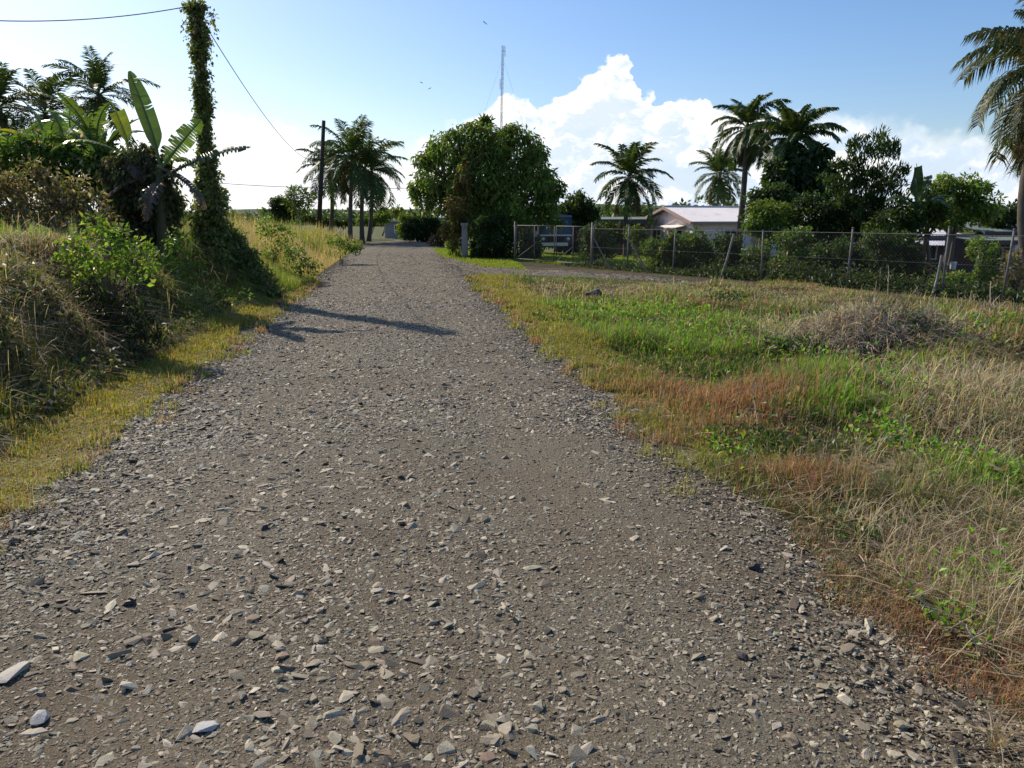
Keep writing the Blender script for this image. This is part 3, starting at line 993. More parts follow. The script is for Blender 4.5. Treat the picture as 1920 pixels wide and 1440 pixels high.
# broad-leaved creeping weeds among the grass
g = Geo()
for (px, py, r, n, L, pal) in [(1880, 915, 0.32, 900, 0.055, 'green'), (1660, 845, 0.26, 400, 0.05, 'green'), (1600, 740, 0.9, 900, 0.05, 'green'), (1360, 575, 0.7, 800, 0.07, 'dark'),
                               (1545, 622, 0.5, 700, 0.07, 'dark'), (1900, 660, 0.6, 900, 0.08, 'green'), (1700, 665, 0.6, 800, 0.06, 'dark'), (1180, 600, 1.5, 1600, 0.06, 'green'),
                               (1330, 860, 0.3, 400, 0.045, 'green'), (1440, 850, 0.4, 400, 0.045, 'dark'), (1500, 700, 0.8, 900, 0.055, 'green'), (1740, 1165, 0.25, 500, 0.035, 'green'),
                               (1420, 640, 1.4, 1000, 0.06, 'green'), (1260, 700, 0.8, 600, 0.05, 'dark'), (1050, 600, 0.8, 500, 0.06, 'dark'),
                               (1360, 568, 0.35, 900, 0.08, 'dark'), (1545, 615, 0.3, 800, 0.075, 'dark'), (1700, 668, 0.25, 600, 0.06, 'dark'), (1905, 645, 0.35, 900, 0.08, 'green'), (1480, 672, 0.3, 700, 0.07, 'dark'),
                               (1280, 850, 0.14, 260, 0.04, 'dark'), (1560, 905, 0.2, 350, 0.045, 'dark'), (1760, 880, 0.25, 350, 0.05, 'green'), (1600, 1000, 0.18, 260, 0.04, 'dark'), (1850, 1080, 0.2, 240, 0.045, 'green')]:
    c = G(px, py)
    p = rng.normal(0, r * 0.6, (n, 2)) + c[:2]
    k = st(p[:, 0], p[:, 1])[1] - EDGE_R > 0.2
    p = p[k]
    P = np.stack([p[:, 0], p[:, 1], ground_z(p[:, 0], p[:, 1]) + np.abs(rng.normal(0.07, 0.07, len(p))) * np.clip(1 + 0.8 * bumps(p[:, 0] * 5, p[:, 1] * 5), 0.3, 2.2)], 1)
    leaf_geo(g, P, rng, L, 0.6, droop=0.0, up=0.35, palette=PAL[pal])
g.obj('creeping_weeds', M_LEAF, kind='stuff')

# left verge: short yellowed turf, then the shaggy bank
g, g2, g3 = Geo(), Geo(), Geo()
n = 170000
s = 3.2 + 20 * rng.uniform(0, 1, n) ** 1.7
wob = 0.13 * np.sin(s * 1.7) + 0.09 * np.sin(s * 4.3 + 1)
a = rng.uniform(-0.12, 1.45, n) - wob
x, y = from_st(s, EDGE_L - a)
k = (a > 0.08 + 0.16 * bumps(x * 4, y * 4)) & (rng.uniform(0, 1, n) < np.clip(0.7 + 0.4 * bumps(x * 3, y * 3), 0.4, 1)) & in_view(x, y) & (s > 4.2 - a * 1.2)
x, y, a, s = x[k], y[k], a[k], s[k]
P = np.stack([x, y, ground_z(x, y) - 0.01], 1)
D = np.hypot(x, y)
blade_geo(g, P, rng, (0.05 + 0.09 * sstep(a, 0.2, 1.0)) * (1 + 0.6 * (1 - sstep(s, 6.5, 9))) * np.clip(np.exp(0.7 * bumps(x * 4, y * 4) + 0.7 * bumps(x * 9, y * 9)), 0.35, 2.6), 0.004 * np.clip(D / 4, 1, 4), 0.5,
          [(4, (0.36, 0.29, 0.06)), (3, (0.25, 0.25, 0.045)), (2, TAN), (1.5, BRIGHT), (1, (0.42, 0.28, 0.08))])
g.obj('verge_grass', M_GRASS, kind='stuff')
n = 430000
s = 2.5 + 16.5 * rng.uniform(0, 1, n) ** 1.35
a = 0.9 + 6.5 * rng.uniform(0, 1, n) ** 1.5
x, y = from_st(s, EDGE_L - a)
k = in_view(x, y, 1.9) & (rng.uniform(0, 1, n) < np.clip(0.75 + 0.35 * bumps(x * 2.5, y * 2.5), 0.4, 1))
x, y, a, s = x[k], y[k], a[k], s[k]
P = np.stack([x, y, ground_z(x, y) - 0.02], 1)
D = np.hypot(x, y)
top = sstep(a, 2.2, 3.2)
far_ = sstep(s, 11.5, 13.5)
isg = rng.uniform(0, 1, len(x)) < np.clip(0.12 + 0.55 * far_ + 0.45 * top * sstep(s, 8, 10), 0, 1)
for flag, gg, pal, H in ((False, g2, [(3, (0.42, 0.32, 0.20)), (1.5, BROWN), (2, (0.36, 0.26, 0.15)), (1.4, STRAW), (0.7, GREEN)], 0.30), (True, g3, [(3, BRIGHT), (2, GREEN), (1.6, YELLOWG), (1, TAN)], 0.34)):
    i = np.where(isg == flag)[0]
    blade_geo(gg, P[i], rng, H * np.clip(1 + 0.5 * bumps(x[i] * 3, y[i] * 3), 0.4, 2), 0.0038 * np.clip(D[i] / 5, 1, 3), 1.1, pal, wind=(0.12, -0.12))
m = 26000
s = 3.5 + 14 * rng.uniform(0, 1, m) ** 1.2
a = 0.7 + 2.0 * rng.uniform(0, 1, m) ** 1.2
x, y = from_st(s, EDGE_L - a)
k = (bumps(x * 1.9 + 2, y * 1.9) + 0.5 * bumps(x * 5, y * 5) > 0.05) & in_view(x, y, 1.9)
x, y = x[k], y[k]
g5 = Geo()
leaf_geo(g5, np.stack([x, y, ground_z(x, y) + np.abs(rng.normal(0.08, 0.09, len(x)))], 1), rng, 0.075, 0.55, droop=0.3, palette=[(3, (0.06, 0.085, 0.025)), (2, (0.10, 0.13, 0.035)), (2, (0.16, 0.12, 0.07)), (1, TAN)])
g5.obj('bank_creeper', M_LEAF, kind='stuff')
m = 2600
s = 4.0 + 12 * rng.uniform(0, 1, m) ** 1.2
a = 0.9 + 4.5 * rng.uniform(0, 1, m) ** 1.2
x, y = from_st(s, EDGE_L - a)
arching(g2, np.stack([x, y, ground_z(x, y)], 1), rng, 0.5, 0.004, STRAWP, 0.7, head=1.2)
g2.obj('bank_dry_grass', M_GRASS, kind='stuff')
g3.obj('bank_green_grass', M_GRASS, kind='stuff')

# tall grass along the left side further up the road
g, g4 = Geo(), Geo()
n = 90000
s = 17.5 + 40 * rng.uniform(0, 1, n) ** 1.5
a = 0.15 + rng.uniform(0, 1, n) ** 1.3 * (7 + 0.5 * (s - 17))
x, y = from_st(s, EDGE_L - a)
k = in_view(x, y) & (rng.uniform(0, 1, n) < 0.75 + 0.4 * bumps(x * 1.2, y * 1.2))
x, y, a, s = x[k], y[k], a[k], s[k]
P = np.stack([x, y, ground_z(x, y) - 0.03], 1)
tanp = sstep(s, 20, 27) * (0.35 + 0.5 * bumps(x * 0.7, y * 0.7)) + 0.12
k = ~((s < 19.2) & (a < 2.6))
x, y, a, s, P, tanp = x[k], y[k], a[k], s[k], P[k], tanp[k]
ist = rng.uniform(0, 1, len(x)) < tanp
for flag, gg, pal in ((False, g, [(3, (0.16, 0.25, 0.04)), (2, BRIGHT), (1.6, (0.26, 0.29, 0.06)), (1, YELLOWG)]), (True, g4, [(3, (0.44, 0.36, 0.22)), (2, (0.46, 0.34, 0.16)), (1, STRAW), (1, YELLOWG)])):
    i = np.where(ist == flag)[0]
    hh = (0.28 + 0.6 * sstep(a[i], 0.2, 1.6)) * np.clip(1 + 0.5 * bumps(x[i] * 2, y[i] * 2), 0.5, 1.8)
    blade_geo(gg, P[i], rng, hh, 0.008 * np.clip(np.hypot(x[i], y[i]) / 16, 1, 3), 0.3, pal, curl=0.5)
g.obj('tall_green_grass', M_GRASS, kind='stuff')
g4.obj('tall_tan_grass', M_GRASS, kind='stuff')

def in_poly(x, y, poly):
    c = np.zeros(len(x), bool)
    for (x0, y0), (x1, y1) in zip(poly, poly[1:] + poly[:1]):
        c ^= ((y0 > y) != (y1 > y)) & (x < (x1 - x0) * (y - y0) / (y1 - y0 + 1e-12) + x0)
    return c


# mown lawn: the corner by the hedge and inside the fence
g = Geo()
n = 130000
x = rng.uniform(-6, 20, n)
y = 20 + 30 * rng.uniform(0, 1, n) ** 1.3
x[:40000] = rng.uniform(-5, 2, 40000)
y[:40000] = rng.uniform(26, 50, 40000)
s, t = st(x, y)
ld = lane_d(x, y)
poly = [G(*q)[:2] for q in ((806, 466), (850, 461), (900, 470), (972, 494), (990, 507), (918, 505), (872, 493), (822, 480))]
corner = in_poly(x, y, poly)
yard = (ld > 0.1) & (t - EDGE_R > 1.5)
k = (corner | (yard & (x < y * 0.205 + 1.0 * bumps(x, y)))) & in_view(x, y)
x, y = x[k], y[k]
blade_geo(g, np.stack([x, y, ground_z(x, y) - 0.01], 1), rng, 0.10, 0.02, 0.5, [(4, (0.24, 0.32, 0.035)), (2, BRIGHT), (2, YELLOWG)])
g.obj('lawn_grass', M_GRASS, kind='stuff')

# ------------------------------------------------------------------ plants: builders
MANGO_PAL = [(3, (0.08, 0.14, 0.028)), (3, (0.13, 0.20, 0.036)), (2, (0.20, 0.26, 0.05)), (0.5, (0.17, 0.09, 0.045))]
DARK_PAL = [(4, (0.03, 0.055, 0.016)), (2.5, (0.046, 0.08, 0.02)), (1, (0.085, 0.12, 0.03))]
MID_PAL = [(4, (0.06, 0.11, 0.022)), (2.5, (0.09, 0.145, 0.026)), (1, (0.15, 0.18, 0.035)), (0.5, TAN)]
LIGHT_PAL = [(4, (0.12, 0.20, 0.03)), (2.5, (0.09, 0.15, 0.026)), (1.5, (0.22, 0.26, 0.045)), (0.4, TAN)]
VINE_PAL = [(3, (0.11, 0.15, 0.045)), (3, (0.16, 0.20, 0.06)), (1.6, (0.25, 0.26, 0.09)), (1, (0.20, 0.15, 0.09))]  # lightened so the leaf colours carry the sun haze over the pole
DRY_PAL = [(3, (0.20, 0.15, 0.09)), (2, (0.13, 0.10, 0.055)), (2, (0.09, 0.11, 0.035)), (1, TAN)]


def to_local(P, base):
    return np.asarray(P, float) - np.asarray(base, float)


def px_blob(base, Y, px, py, rx, ry, dy=0.0, rdep=None):
    """a clump seen at (px,py) with pixel radii, standing at depth Y+dy; returned in the plant's own space"""
    c = to_local(E(px, py, Y + dy), base)
    m = mpp(Y + dy)
    return c, (rx * m, (rdep if rdep is not None else (rx + ry) / 2) * m, ry * m)


def leafy(geo, blobs, rng, per, L, aspect, palette, droop=0.3, shell=0.5, sub=9, subr=0.42, weight=None, up=0.0):
    """foliage over a set of clumps; every clump is itself broken into smaller tufts so the outline stays ragged"""
    for bi, (c, r) in enumerate(blobs):
        r = np.array(r)
        n = int(4.6 * per * (weight[bi] if weight else 1) * (r[0] * r[1] + r[0] * r[2] + r[1] * r[2]) / 3)
        tuft_c, d = blob_points(rng, sub, c, r * 0.80, 0.75)
        pal_c = rng.uniform(0.62, 1.5, sub)
        for q in range(sub):
            P, dd = blob_points(rng, max(3, int(n / sub * 0.75)), tuft_c[q], r * subr * rng.uniform(0.7, 1.25), 0.35)
            pl = [(w_, tuple(np.array(c_) * pal_c[q])) for w_, c_ in palette]
            leaf_geo(geo, P, rng, L, aspect, droop, dd * 0.5, pl, up=up)
        P, dd = blob_points(rng, int(n * 0.25) + 3, c, r * 0.9, 0.2)
        leaf_geo(geo, P, rng, L, aspect, droop, dd * 0.4, palette, up=up)


def limb(p0, p1, rng, k=6, wig=0.06):
    p0, p1 = np.asarray(p0, float), np.asarray(p1, float)
    u = np.linspace(0, 1, k)[:, None]
    L = np.linalg.norm(p1 - p0)
    w = np.cumsum(rng.normal(0, wig * L / k, (k, 3)), 0) * np.sin(u * math.pi)
    return p0 + (p1 - p0) * u + w


def plant(name, label, cat, px, base_y, Y, blobs, seed, per=900, L=0.14, aspect=0.45, palette=MID_PAL, droop=0.3, trunk_r=0.08, group=None,
          stems=3, sub=9, subr=0.42, z=None, weight=None, up=0.0, crown='crown', trunk='trunk', xyz=None, limbs=0.6):
    """tree or bush: trunk/stems with a limb to each clump, and the crown of leaves"""
    rng = np.random.RandomState(seed)
    g0 = E(px, base_y, Y) if xyz is None else np.array(xyz, float)
    base = np.array([g0[0], g0[1], gz(g0[0], g0[1]) if z is None else z])
    root = thing(name, label, cat, base, group=group)
    bl = [px_blob(base, Y, *b[:4], **(b[4] if len(b) > 4 else {})) for b in blobs]
    g = Geo()
    top = np.mean([c for c, r in bl], 0)
    for q in range(stems):
        o = rng.normal(0, trunk_r * (0.2 if stems == 1 else 1.5), 3)
        o[2] = -0.1
        p1 = top * np.array([0.6, 0.6, limbs]) + rng.normal(0, 0.15 if stems > 1 else 0.03, 3) * np.linalg.norm(top) * 0.5
        pts = limb(o, p1, rng)
        g.tube(pts, np.linspace(trunk_r, trunk_r * 0.55, len(pts)), 8)
    for c, r in bl:
        p = limb(top * np.array([0.55, 0.55, limbs * 0.9]), c + np.array([0, 0, r[2] * 0.3]), rng)
        g.tube(p, np.linspace(trunk_r * 0.5, trunk_r * 0.1, len(p)), 6)
    g.obj(trunk, M_BARK, root, smooth=True)
    g = Geo()
    leafy(g, bl, rng, per, L, aspect, palette, droop, sub=sub, subr=subr, weight=weight, up=up)
    g.obj(crown, M_LEAF, root)
    return root


_fronds = {}


def frond_mesh(elev_deg, length, seed, dense=46, lw=0.05, pal='green', hang=0.5, leaflet=0.75, droop=1.5):
    """pinnate palm leaf: an arching rib with two ranks of drooping leaflets"""
    key = (elev_deg, round(length, 2), seed, dense, lw, pal, hang, leaflet, droop)
    if key in _fronds:
        return _fronds[key]
    rng = np.random.RandomState(seed * 7 + int(elev_deg) + 100)
    K = 26
    u = np.linspace(0, 1, K)
    ang = np.radians(elev_deg) - droop * u ** 1.4 * (0.55 + 0.45 * math.cos(math.radians(elev_deg)))
    ds = length / (K - 1)
    x = np.concatenate([[0], np.cumsum(np.cos(ang[:-1]) * ds)])
    z = np.concatenate([[0], np.cumsum(np.sin(ang[:-1]) * ds)])
    yb = rng.normal(0, 0.12) * length * u ** 2
    rib = np.stack([x, yb, z], 1)
    tan = unit(np.gradient(rib, axis=0))
    C = {'green': [(4, (0.05, 0.085, 0.022)), (2, (0.08, 0.12, 0.03)), (0.6, (0.16, 0.15, 0.05))],
         'olive': [(2.5, (0.075, 0.09, 0.025)), (1.6, (0.12, 0.12, 0.034)), (1.0, (0.19, 0.145, 0.055)), (3, (0.045, 0.068, 0.02))],
         'dead': [(3, (0.20, 0.13, 0.06)), (2, (0.14, 0.10, 0.055)), (1, (0.30, 0.20, 0.09))]}[pal]
    geo = Geo()
    geo.tube(rib, np.linspace(0.028, 0.006, K) * (length / 3) ** 0.5, 5, col=np.array(C[1][1]) * 1.2)
    V, T, CC = [], [], []
    n = 0
    for sidek in (-1, 1):
        for q in range(dense):
            uu = 0.13 + 0.87 * (q + rng.uniform(0, 0.7)) / dense
            if rng.uniform() < 0.05:
                continue
            f = uu * (K - 1)
            i0 = min(int(f), K - 2)
            p = rib[i0] + (rib[i0 + 1] - rib[i0]) * (f - i0)
            tg = tan[i0]
            ll = leaflet * length * 0.32 * (0.5 + 0.75 * math.sin(math.pi * min(1, (uu - 0.1) / 0.92) ** 0.75)) * rng.uniform(0.85, 1.12)
            sv = np.array([-tg[1], tg[0], 0]) * sidek
            sv = sv / (np.linalg.norm(sv) + 1e-6) if np.linalg.norm(sv) > 0.05 else np.array([0, sidek, 0.0])
            upv = np.cross(tg, sv) * sidek
            d0 = tg * 0.62 + sv * 0.72 + upv * 0.18 + rng.normal(0, 0.07, 3)
            d0 /= np.linalg.norm(d0)
            d1 = d0 + np.array([0, 0, -1.0]) * (hang * rng.uniform(0.7, 1.5))
            d1 /= np.linalg.norm(d1)
            m1 = p + d0 * ll * 0.4
            t1 = m1 + d1 * ll * 0.6
            wv = tg * lw * 0.5 * rng.uniform(0.8, 1.2)
            V += [p - wv * 0.4, p + wv * 0.4, m1 + wv, m1 - wv, t1]
            T += [(n, n + 1, n + 2), (n, n + 2, n + 3), (n + 3, n + 2, n + 4)]
            CC += [pick(rng, 1, C)[0]] * 5
            n += 5
    geo.add(V, [T], np.array(CC))
    me = geo.mesh('frond', M_PALM)
    _fronds[key] = me
    return me


def palm(name, label, base, crown, seed, n=22, length=2.6, r0=0.14, r1=0.09, pal='green', group=None, elevs=(82, 62, 44, 26, 8, -14, -36), lw=0.055, hang=0.5,
         dense=46, leaflet=0.75, droop=1.5, dead=3, wind=0.0, cat='palm tree', nuts=True, skirt=0):
    """coconut palm: ringed curved trunk and a head of separate fronds"""
    rng = np.random.RandomState(seed)
    base, crown = np.array(base, float), np.array(crown, float)
    root = thing(name, label, cat, base, group=group)
    top = crown - base
    K = 22
    u = np.linspace(0, 1, K)[:, None]
    bow = np.array([rng.normal(0, 0.06), rng.normal(0, 0.06), 0]) * top[2]
    pts = top * u + bow * np.sin(u * math.pi)
    rad = r0 + (r1 - r0) * u[:, 0] + 0.06 * np.exp(-u[:, 0] * 14) + 0.006 * (np.arange(K) % 2)
    g = Geo()
    pts[0, 2] -= 0.15
    g.tube(pts, rad, 10)
    g.obj('trunk', M_PALMBARK, root, smooth=True)
    for q in range(n):
        f = q / max(1, n - 1)
        e = elevs[min(len(elevs) - 1, int(f * len(elevs)))]
        me = frond_mesh(e, length, seed * 3 + q % 3, dense, lw, pal, hang, leaflet, droop)
        o = link('frond', me, root, tuple(top + np.array([0, 0, 0.02 * (n - q) / n])))
        az = q * 2.39996 + rng.normal(0, 0.15)
        if wind:
            az = az - wind * math.sin(az) * 0.45
        sc = rng.uniform(0.86, 1.1) * (0.8 if e > 75 else 1)
        o.rotation_euler = (rng.normal(0, 0.08), rng.normal(0, 0.06), az)
        o.scale = (sc, sc, sc)
    for q in range(dead):
        me = frond_mesh(-58, length * 0.8, 400 + q % 2, dense, lw, 'dead', 0.9, leaflet * 0.8, 0.8)
        o = link('dead_frond', me, root, tuple(top - np.array([0, 0, 0.1])), label='withered brown frond hanging against the trunk')
        o.rotation_euler = (0, 0, rng.uniform(0, 6.28))
    if skirt:
        g = Geo()
        m = skirt
        a = rng.uniform(0, 6.28, m)
        h = rng.uniform(0, 1, m)
        rr = r1 * 1.1 + 0.12 * (1 - h) + 0.06
        P = np.stack([np.cos(a) * rr, np.sin(a) * rr, -0.1 - 1.5 * h], 1) + top
        leaf_geo(g, P, rng, 0.5, 0.12, droop=3.0, palette=[(3, (0.16, 0.11, 0.06)), (2, (0.09, 0.075, 0.05))])
        g.obj('dead_leaf_skirt', M_PALM, root)
    if nuts:
        g = Geo()
        for q in range(7):
            a = rng.uniform(0, 6.28)
            c = top + np.array([math.cos(a) * 0.2, math.sin(a) * 0.2, -0.22 - rng.uniform(0, 0.2)])
            P = [c + np.array([0, 0, z]) for z in (-0.13, -0.09, 0, 0.09, 0.13)]
            g.tube(P, [0.02, 0.075, 0.095, 0.07, 0.02], 8, col=(0.13, 0.12, 0.04))
        g.obj('coconut_bunch', M_LEAF, root, smooth=True)
    return root


def banana_leaf(length, width, elev_deg, droop, seed, tear=0.0, cup=0.5, pal=((1, (0.09, 0.16, 0.03)),), K=26, hang=0.0, stub=1.0, roll=0.0):
    """blade on a midrib; tears let strips of it hang free"""
    rng = np.random.RandomState(seed)
    u = np.linspace(0, 1, K)
    ang = np.radians(elev_deg) - droop * u ** 1.6
    ds = length / (K - 1)
    x = np.concatenate([[0], np.cumsum(np.cos(ang[:-1]) * ds)])
    z = np.concatenate([[0], np.cumsum(np.sin(ang[:-1]) * ds)])
    rib = np.stack([x, 0.04 * length * np.sin(u * 3 + seed), z], 1)
    tan = unit(np.gradient(rib, axis=0))
    g = Geo()
    base_c = np.array(pal[0][1])
    g.tube(rib, np.linspace(0.035, 0.008, K), 6, col=base_c * 1.6)
    lo = 0.16
    prof = lambda q: 0.0 if q < lo else width * 0.5 * min(1, ((q - lo) / 0.14)) ** 0.7 * ((max(0.0, 1 - max(0, (q - 0.55) / 0.46) ** 2.2)) ** 0.6 if stub == 1.0 else 1.0 - 0.15 * q)
    for sidek in (-1, 1):
        V, F, n = [], [], 0
        joined = False
        for i in range(K - 1):
            if u[i + 1] <= lo or u[i] > stub * 1.02 + 0.02:
                continue
            torn = rng.uniform() < tear
            row = []
            h = hang * rng.uniform(0.3, 1.2)
            cutw = rng.uniform(0.65, 1.05) if torn else 1.0
            for k in (i, i + 1):
                w = prof(u[k])
                if torn:
                    w *= cutw
                sv = np.array([-tan[k][1], tan[k][0], 0]) * sidek
                sv /= np.linalg.norm(sv) + 1e-9
                nv = np.cross(tan[k], sv) * sidek
                cr, sr = math.cos(roll), math.sin(roll) * sidek
                sv, nv = sv * cr + nv * sr, nv * cr - sv * sr
                shrink = (0.0 if not torn else (0.25 if k == i else -0.25)) * ds
                d = sv * math.cos(cup) + nv * math.sin(cup)
                d2 = sv * math.cos(cup * 0.3) + nv * math.sin(cup * 0.3) - np.array([0, 0, 1.0]) * h * 2.2
                d2 = d2 / np.linalg.norm(d2)
                p0 = rib[k]
                p1 = p0 + d * w * 0.5 + tan[k] * shrink * 0.5
                p2 = p1 + d2 * w * 0.5 + tan[k] * (0.12 * w + shrink)
                row.append((p0, p1, p2))
            V += [*row[0], *row[1]]
            F += [(n, n + 1, n + 4, n + 3), (n + 1, n + 2, n + 5, n + 4)]
            n += 6
        if V:
            c = pick(rng, 1, pal)[0]
            g.add(V, [F], np.repeat(np.clip(c * rng.uniform(0.85, 1.15, (len(V) // 6, 1)), 0, 1), 6, 0))
    return g.mesh('leaf', M_BANANA, True)


BAN = [(1, (0.075, 0.13, 0.035))]
BANY = [(1, (0.24, 0.27, 0.03))]
BAND = [(1, (0.11, 0.075, 0.045))]


def banana(name, label, base, height, leaves, r=0.13, lean=(0, 0), group=None):
    """leaves: (azimuth deg, elevation deg, length, width, droop, tear, hang, palette[, stub])"""
    root = thing(name, label, 'banana plant', base, group=group)
    top = np.array([lean[0], lean[1], height])
    pts = np.array([top * q + np.array([0, 0, -0.1 * (q == 0)]) for q in np.linspace(0, 1, 9)])
    g = Geo()
    g.tube(pts, np.linspace(r, r * 0.62, 9) + 0.006 * (np.arange(9) % 2), 12, col=(0.095, 0.095, 0.045))
    g.obj('stem', M_LEAF, root, smooth=True)
    for k, lf in enumerate(leaves):
        az, el, ln, wd, dr, te, hg, pal = lf[:8]
        me = banana_leaf(ln, wd, el, dr, 31 + k * 5 + int(ln * 10), te, 0.45, pal, hang=hg, stub=lf[8] if len(lf) > 8 else 1.0, roll=math.radians(lf[9]) if len(lf) > 9 else 0.0)
        o = link('leaf', me, root, tuple(top - np.array([0, 0, 0.12 * (k % 3)])))
        o.rotation_euler = (0, 0, math.radians(az))
        if pal is BAND:
            o.name = 'dead_leaf'
            o['label'] = 'brown withered leaf hanging down the stem'
    return root

# ------------------------------------------------------------------ left side: vine-clad pole, bananas, palms, bank shrubs
def at_base(px, py, Y):
    """ground point in the photo column px at depth Y"""
    p = E(px, py, Y)
    return np.array([p[0], p[1], gz(p[0], p[1])])


VY = 17.5
vb = at_base(400, 545, VY)
ptop = E(370, 8, VY)
root = thing('vine_covered_pole', 'cut off utility pole smothered in creeping vines beside the left edge of the road', 'pole', vb)
g = Geo()
pl = np.array([np.array([0, 0, -0.2]), (to_local(ptop, vb)) * 0.5, to_local(ptop, vb)])
g.tube(pl, [0.11, 0.09, 0.08], 12)
g.obj('wooden_pole', M_POLE, root, smooth=True)
rng = np.random.RandomState(301)
vbl = [px_blob(vb, VY, *q) for q in [(366, 13, 21, 10), (367, 38, 13, 20), (370, 80, 6, 30), (373, 125, 5, 30), (377, 172, 5, 30), (382, 220, 6, 30), (386, 262, 8, 28),
                                     (388, 300, 13, 26), (390, 334, 20, 28), (394, 372, 30, 32), (400, 410, 40, 36), (410, 450, 50, 40), (422, 490, 58, 42), (442, 522, 62, 36), (474, 542, 52, 28), (506, 554, 32, 18),
                                     (376, 500, 32, 44), (440, 462, 22, 34), (462, 496, 24, 34), (486, 526, 22, 24), (385, 440, 28, 40)]]
g = Geo()
leafy(g, vbl, rng, 2100, 0.095, 0.62, VINE_PAL, droop=0.6, sub=12, subr=0.5)
m = 6500
f = rng.uniform(0.1, 1.0, m)
f = f[np.sin(f * 31) + np.sin(f * 77 + 1) + rng.normal(0, 0.7, m) > -0.7]
m = len(f)
a = rng.uniform(0, 6.28, m)
rr = (0.095 + 0.025 * np.sin(f * 23) + 0.025 * np.sin(f * 51 + a)) + rng.uniform(0, 0.03, m)
cl = to_local(ptop, vb)[None] * f[:, None]
leaf_geo(g, cl + np.stack([np.cos(a) * rr, np.sin(a) * rr, 0 * a], 1), rng, 0.085, 0.65, droop=0.9, out=np.stack([np.cos(a), np.sin(a), 0 * a], 1) * 0.5, palette=VINE_PAL)
# strands dangling free of the pole
for k in range(80):
    f = rng.uniform(0.3, 1.0)
    c = to_local(ptop, vb) * f
    a = rng.uniform(0, 6.28)
    rr = 0.15 + 0.12 * (f > 0.93) + rng.uniform(0, 0.06)
    ln = rng.uniform(0.2, 0.95)
    m = 16
    P = np.stack([c[0] + np.cos(a) * rr + rng.normal(0, 0.03, m), c[1] + np.sin(a) * rr + rng.normal(0, 0.03, m), c[2] - ln * np.linspace(0, 1, m)], 1)
    leaf_geo(g, P, rng, 0.085, 0.6, droop=0.7, palette=VINE_PAL)
g.obj('vine', M_LEAF, root)

b0 = at_base(303, 470, 15.0)
banana('banana_plant', 'tall banana plant with one upright leaf and a ragged leaf crossing the vine covered pole', b0, float(E(312, 312, 15)[2] - b0[2]),
       [(172, 80, 1.75, 0.36, 0.12, 0.03, 0.0, BAN, 1.0, 78), (8, 52, 1.3, 0.46, 0.12, 0.6, 0.2, BAN, 1.0, -60), (-6, 24, 1.95, 0.40, 0.32, 0.9, 0.9, [(1, (0.055, 0.085, 0.03))], 1.0, 35),
        (60, 30, 0.9, 0.4, 1.4, 0.5, 0.5, BAN), (150, 10, 1.3, 0.4, 1.6, 0.6, 0.6, BAND), (-80, -10, 1.4, 0.42, 1.3, 0.7, 0.6, BAND), (-20, -20, 1.3, 0.4, 1.0, 0.7, 0.6, BAND),
        (200, -15, 1.5, 0.42, 1.1, 0.7, 0.6, BAND)], lean=(0.1, 0), r=0.11, group='banana plants behind the left bank')
b1 = at_base(262, 470, 15.8)
banana('banana_plant', 'banana plant with a yellow snapped off leaf standing up behind the vine draped thicket', b1, float(E(268, 285, 15.8)[2] - b1[2]),
       [(176, 76, 1.05, 0.40, 0.1, 0.0, 0.0, BANY, 0.72, 75), (200, 30, 1.5, 0.4, 1.3, 0.4, 0.4, BAN), (120, 20, 1.4, 0.4, 1.5, 0.4, 0.4, BAN), (-60, 0, 1.4, 0.4, 1.3, 0.7, 0.5, BAND)],
       group='banana plants behind the left bank')
for (px, py, Y, hh, lab, sd) in [(150, 400, 21, 290, 'banana plant with upright green leaves below the middle left palm', 1), (112, 400, 20, 300, 'banana plant with drooping leaves below the left palms', 2),
                                 (196, 400, 19, 285, 'banana plant with yellowing leaves next to the vine draped thicket', 3), (40, 400, 22, 300, 'banana plant half hidden at the far left edge of the photo', 4)]:
    bb = at_base(px, py, Y)
    rr = np.random.RandomState(sd)
    lv = [(rr.uniform(0, 360), rr.uniform(25, 86), rr.uniform(1.3, 1.9), rr.uniform(0.36, 0.5), rr.uniform(0.3, 1.5), rr.uniform(0, 0.6), rr.uniform(0, 0.5), BAN if rr.uniform() < 0.6 else BANY) for _ in range(8)]
    lv += [(rr.uniform(0, 360), -15, 1.3, 0.4, 1.1, 0.6, 0.5, BAND) for _ in range(2)]
    banana('banana_plant', lab, bb, float(E(px, hh, Y)[2] - bb[2]), lv, group='banana plants behind the left bank')

plant('vine_draped_thicket', 'dark rounded thicket of vines and dead leaves hanging round the banana stem', 'thicket', 265, 470, 15.3,
      [(262, 295, 40, 34), (236, 330, 44, 45), (290, 320, 36, 36), (250, 350, 56, 45), (285, 365, 50, 58), (235, 385, 42, 50), (315, 360, 26, 50), (302, 425, 34, 50), (262, 430, 50, 44), (225, 430, 40, 40)], 51, per=1900, L=0.11, aspect=0.5,
      palette=[(3, (0.05, 0.075, 0.025)), (2, (0.11, 0.085, 0.05)), (1.5, (0.08, 0.10, 0.03)), (0.7, (0.19, 0.14, 0.08))], droop=1.2, stems=3, crown='foliage', trunk='stem')

for (px, py, cx, cy, Y, sd, ln, lab) in [(182, 330, 186, 178, 30, 5, 2.0, 'tall coconut palm on the left, the one nearest the banana leaves'),
                                         (96, 330, 84, 214, 29, 6, 2.0, 'coconut palm in the middle of the hazy left palms'),
                                         (8, 330, -6, 205, 27, 7, 2.0, 'coconut palm cut by the left edge of the photo')]:
    bb = at_base(px, py, Y)
    palm('palm_tree', lab, bb, E(cx, cy, Y), sd, n=24, length=ln, group='coconut palms behind the left bank', dense=40, lw=0.06, droop=1.35)

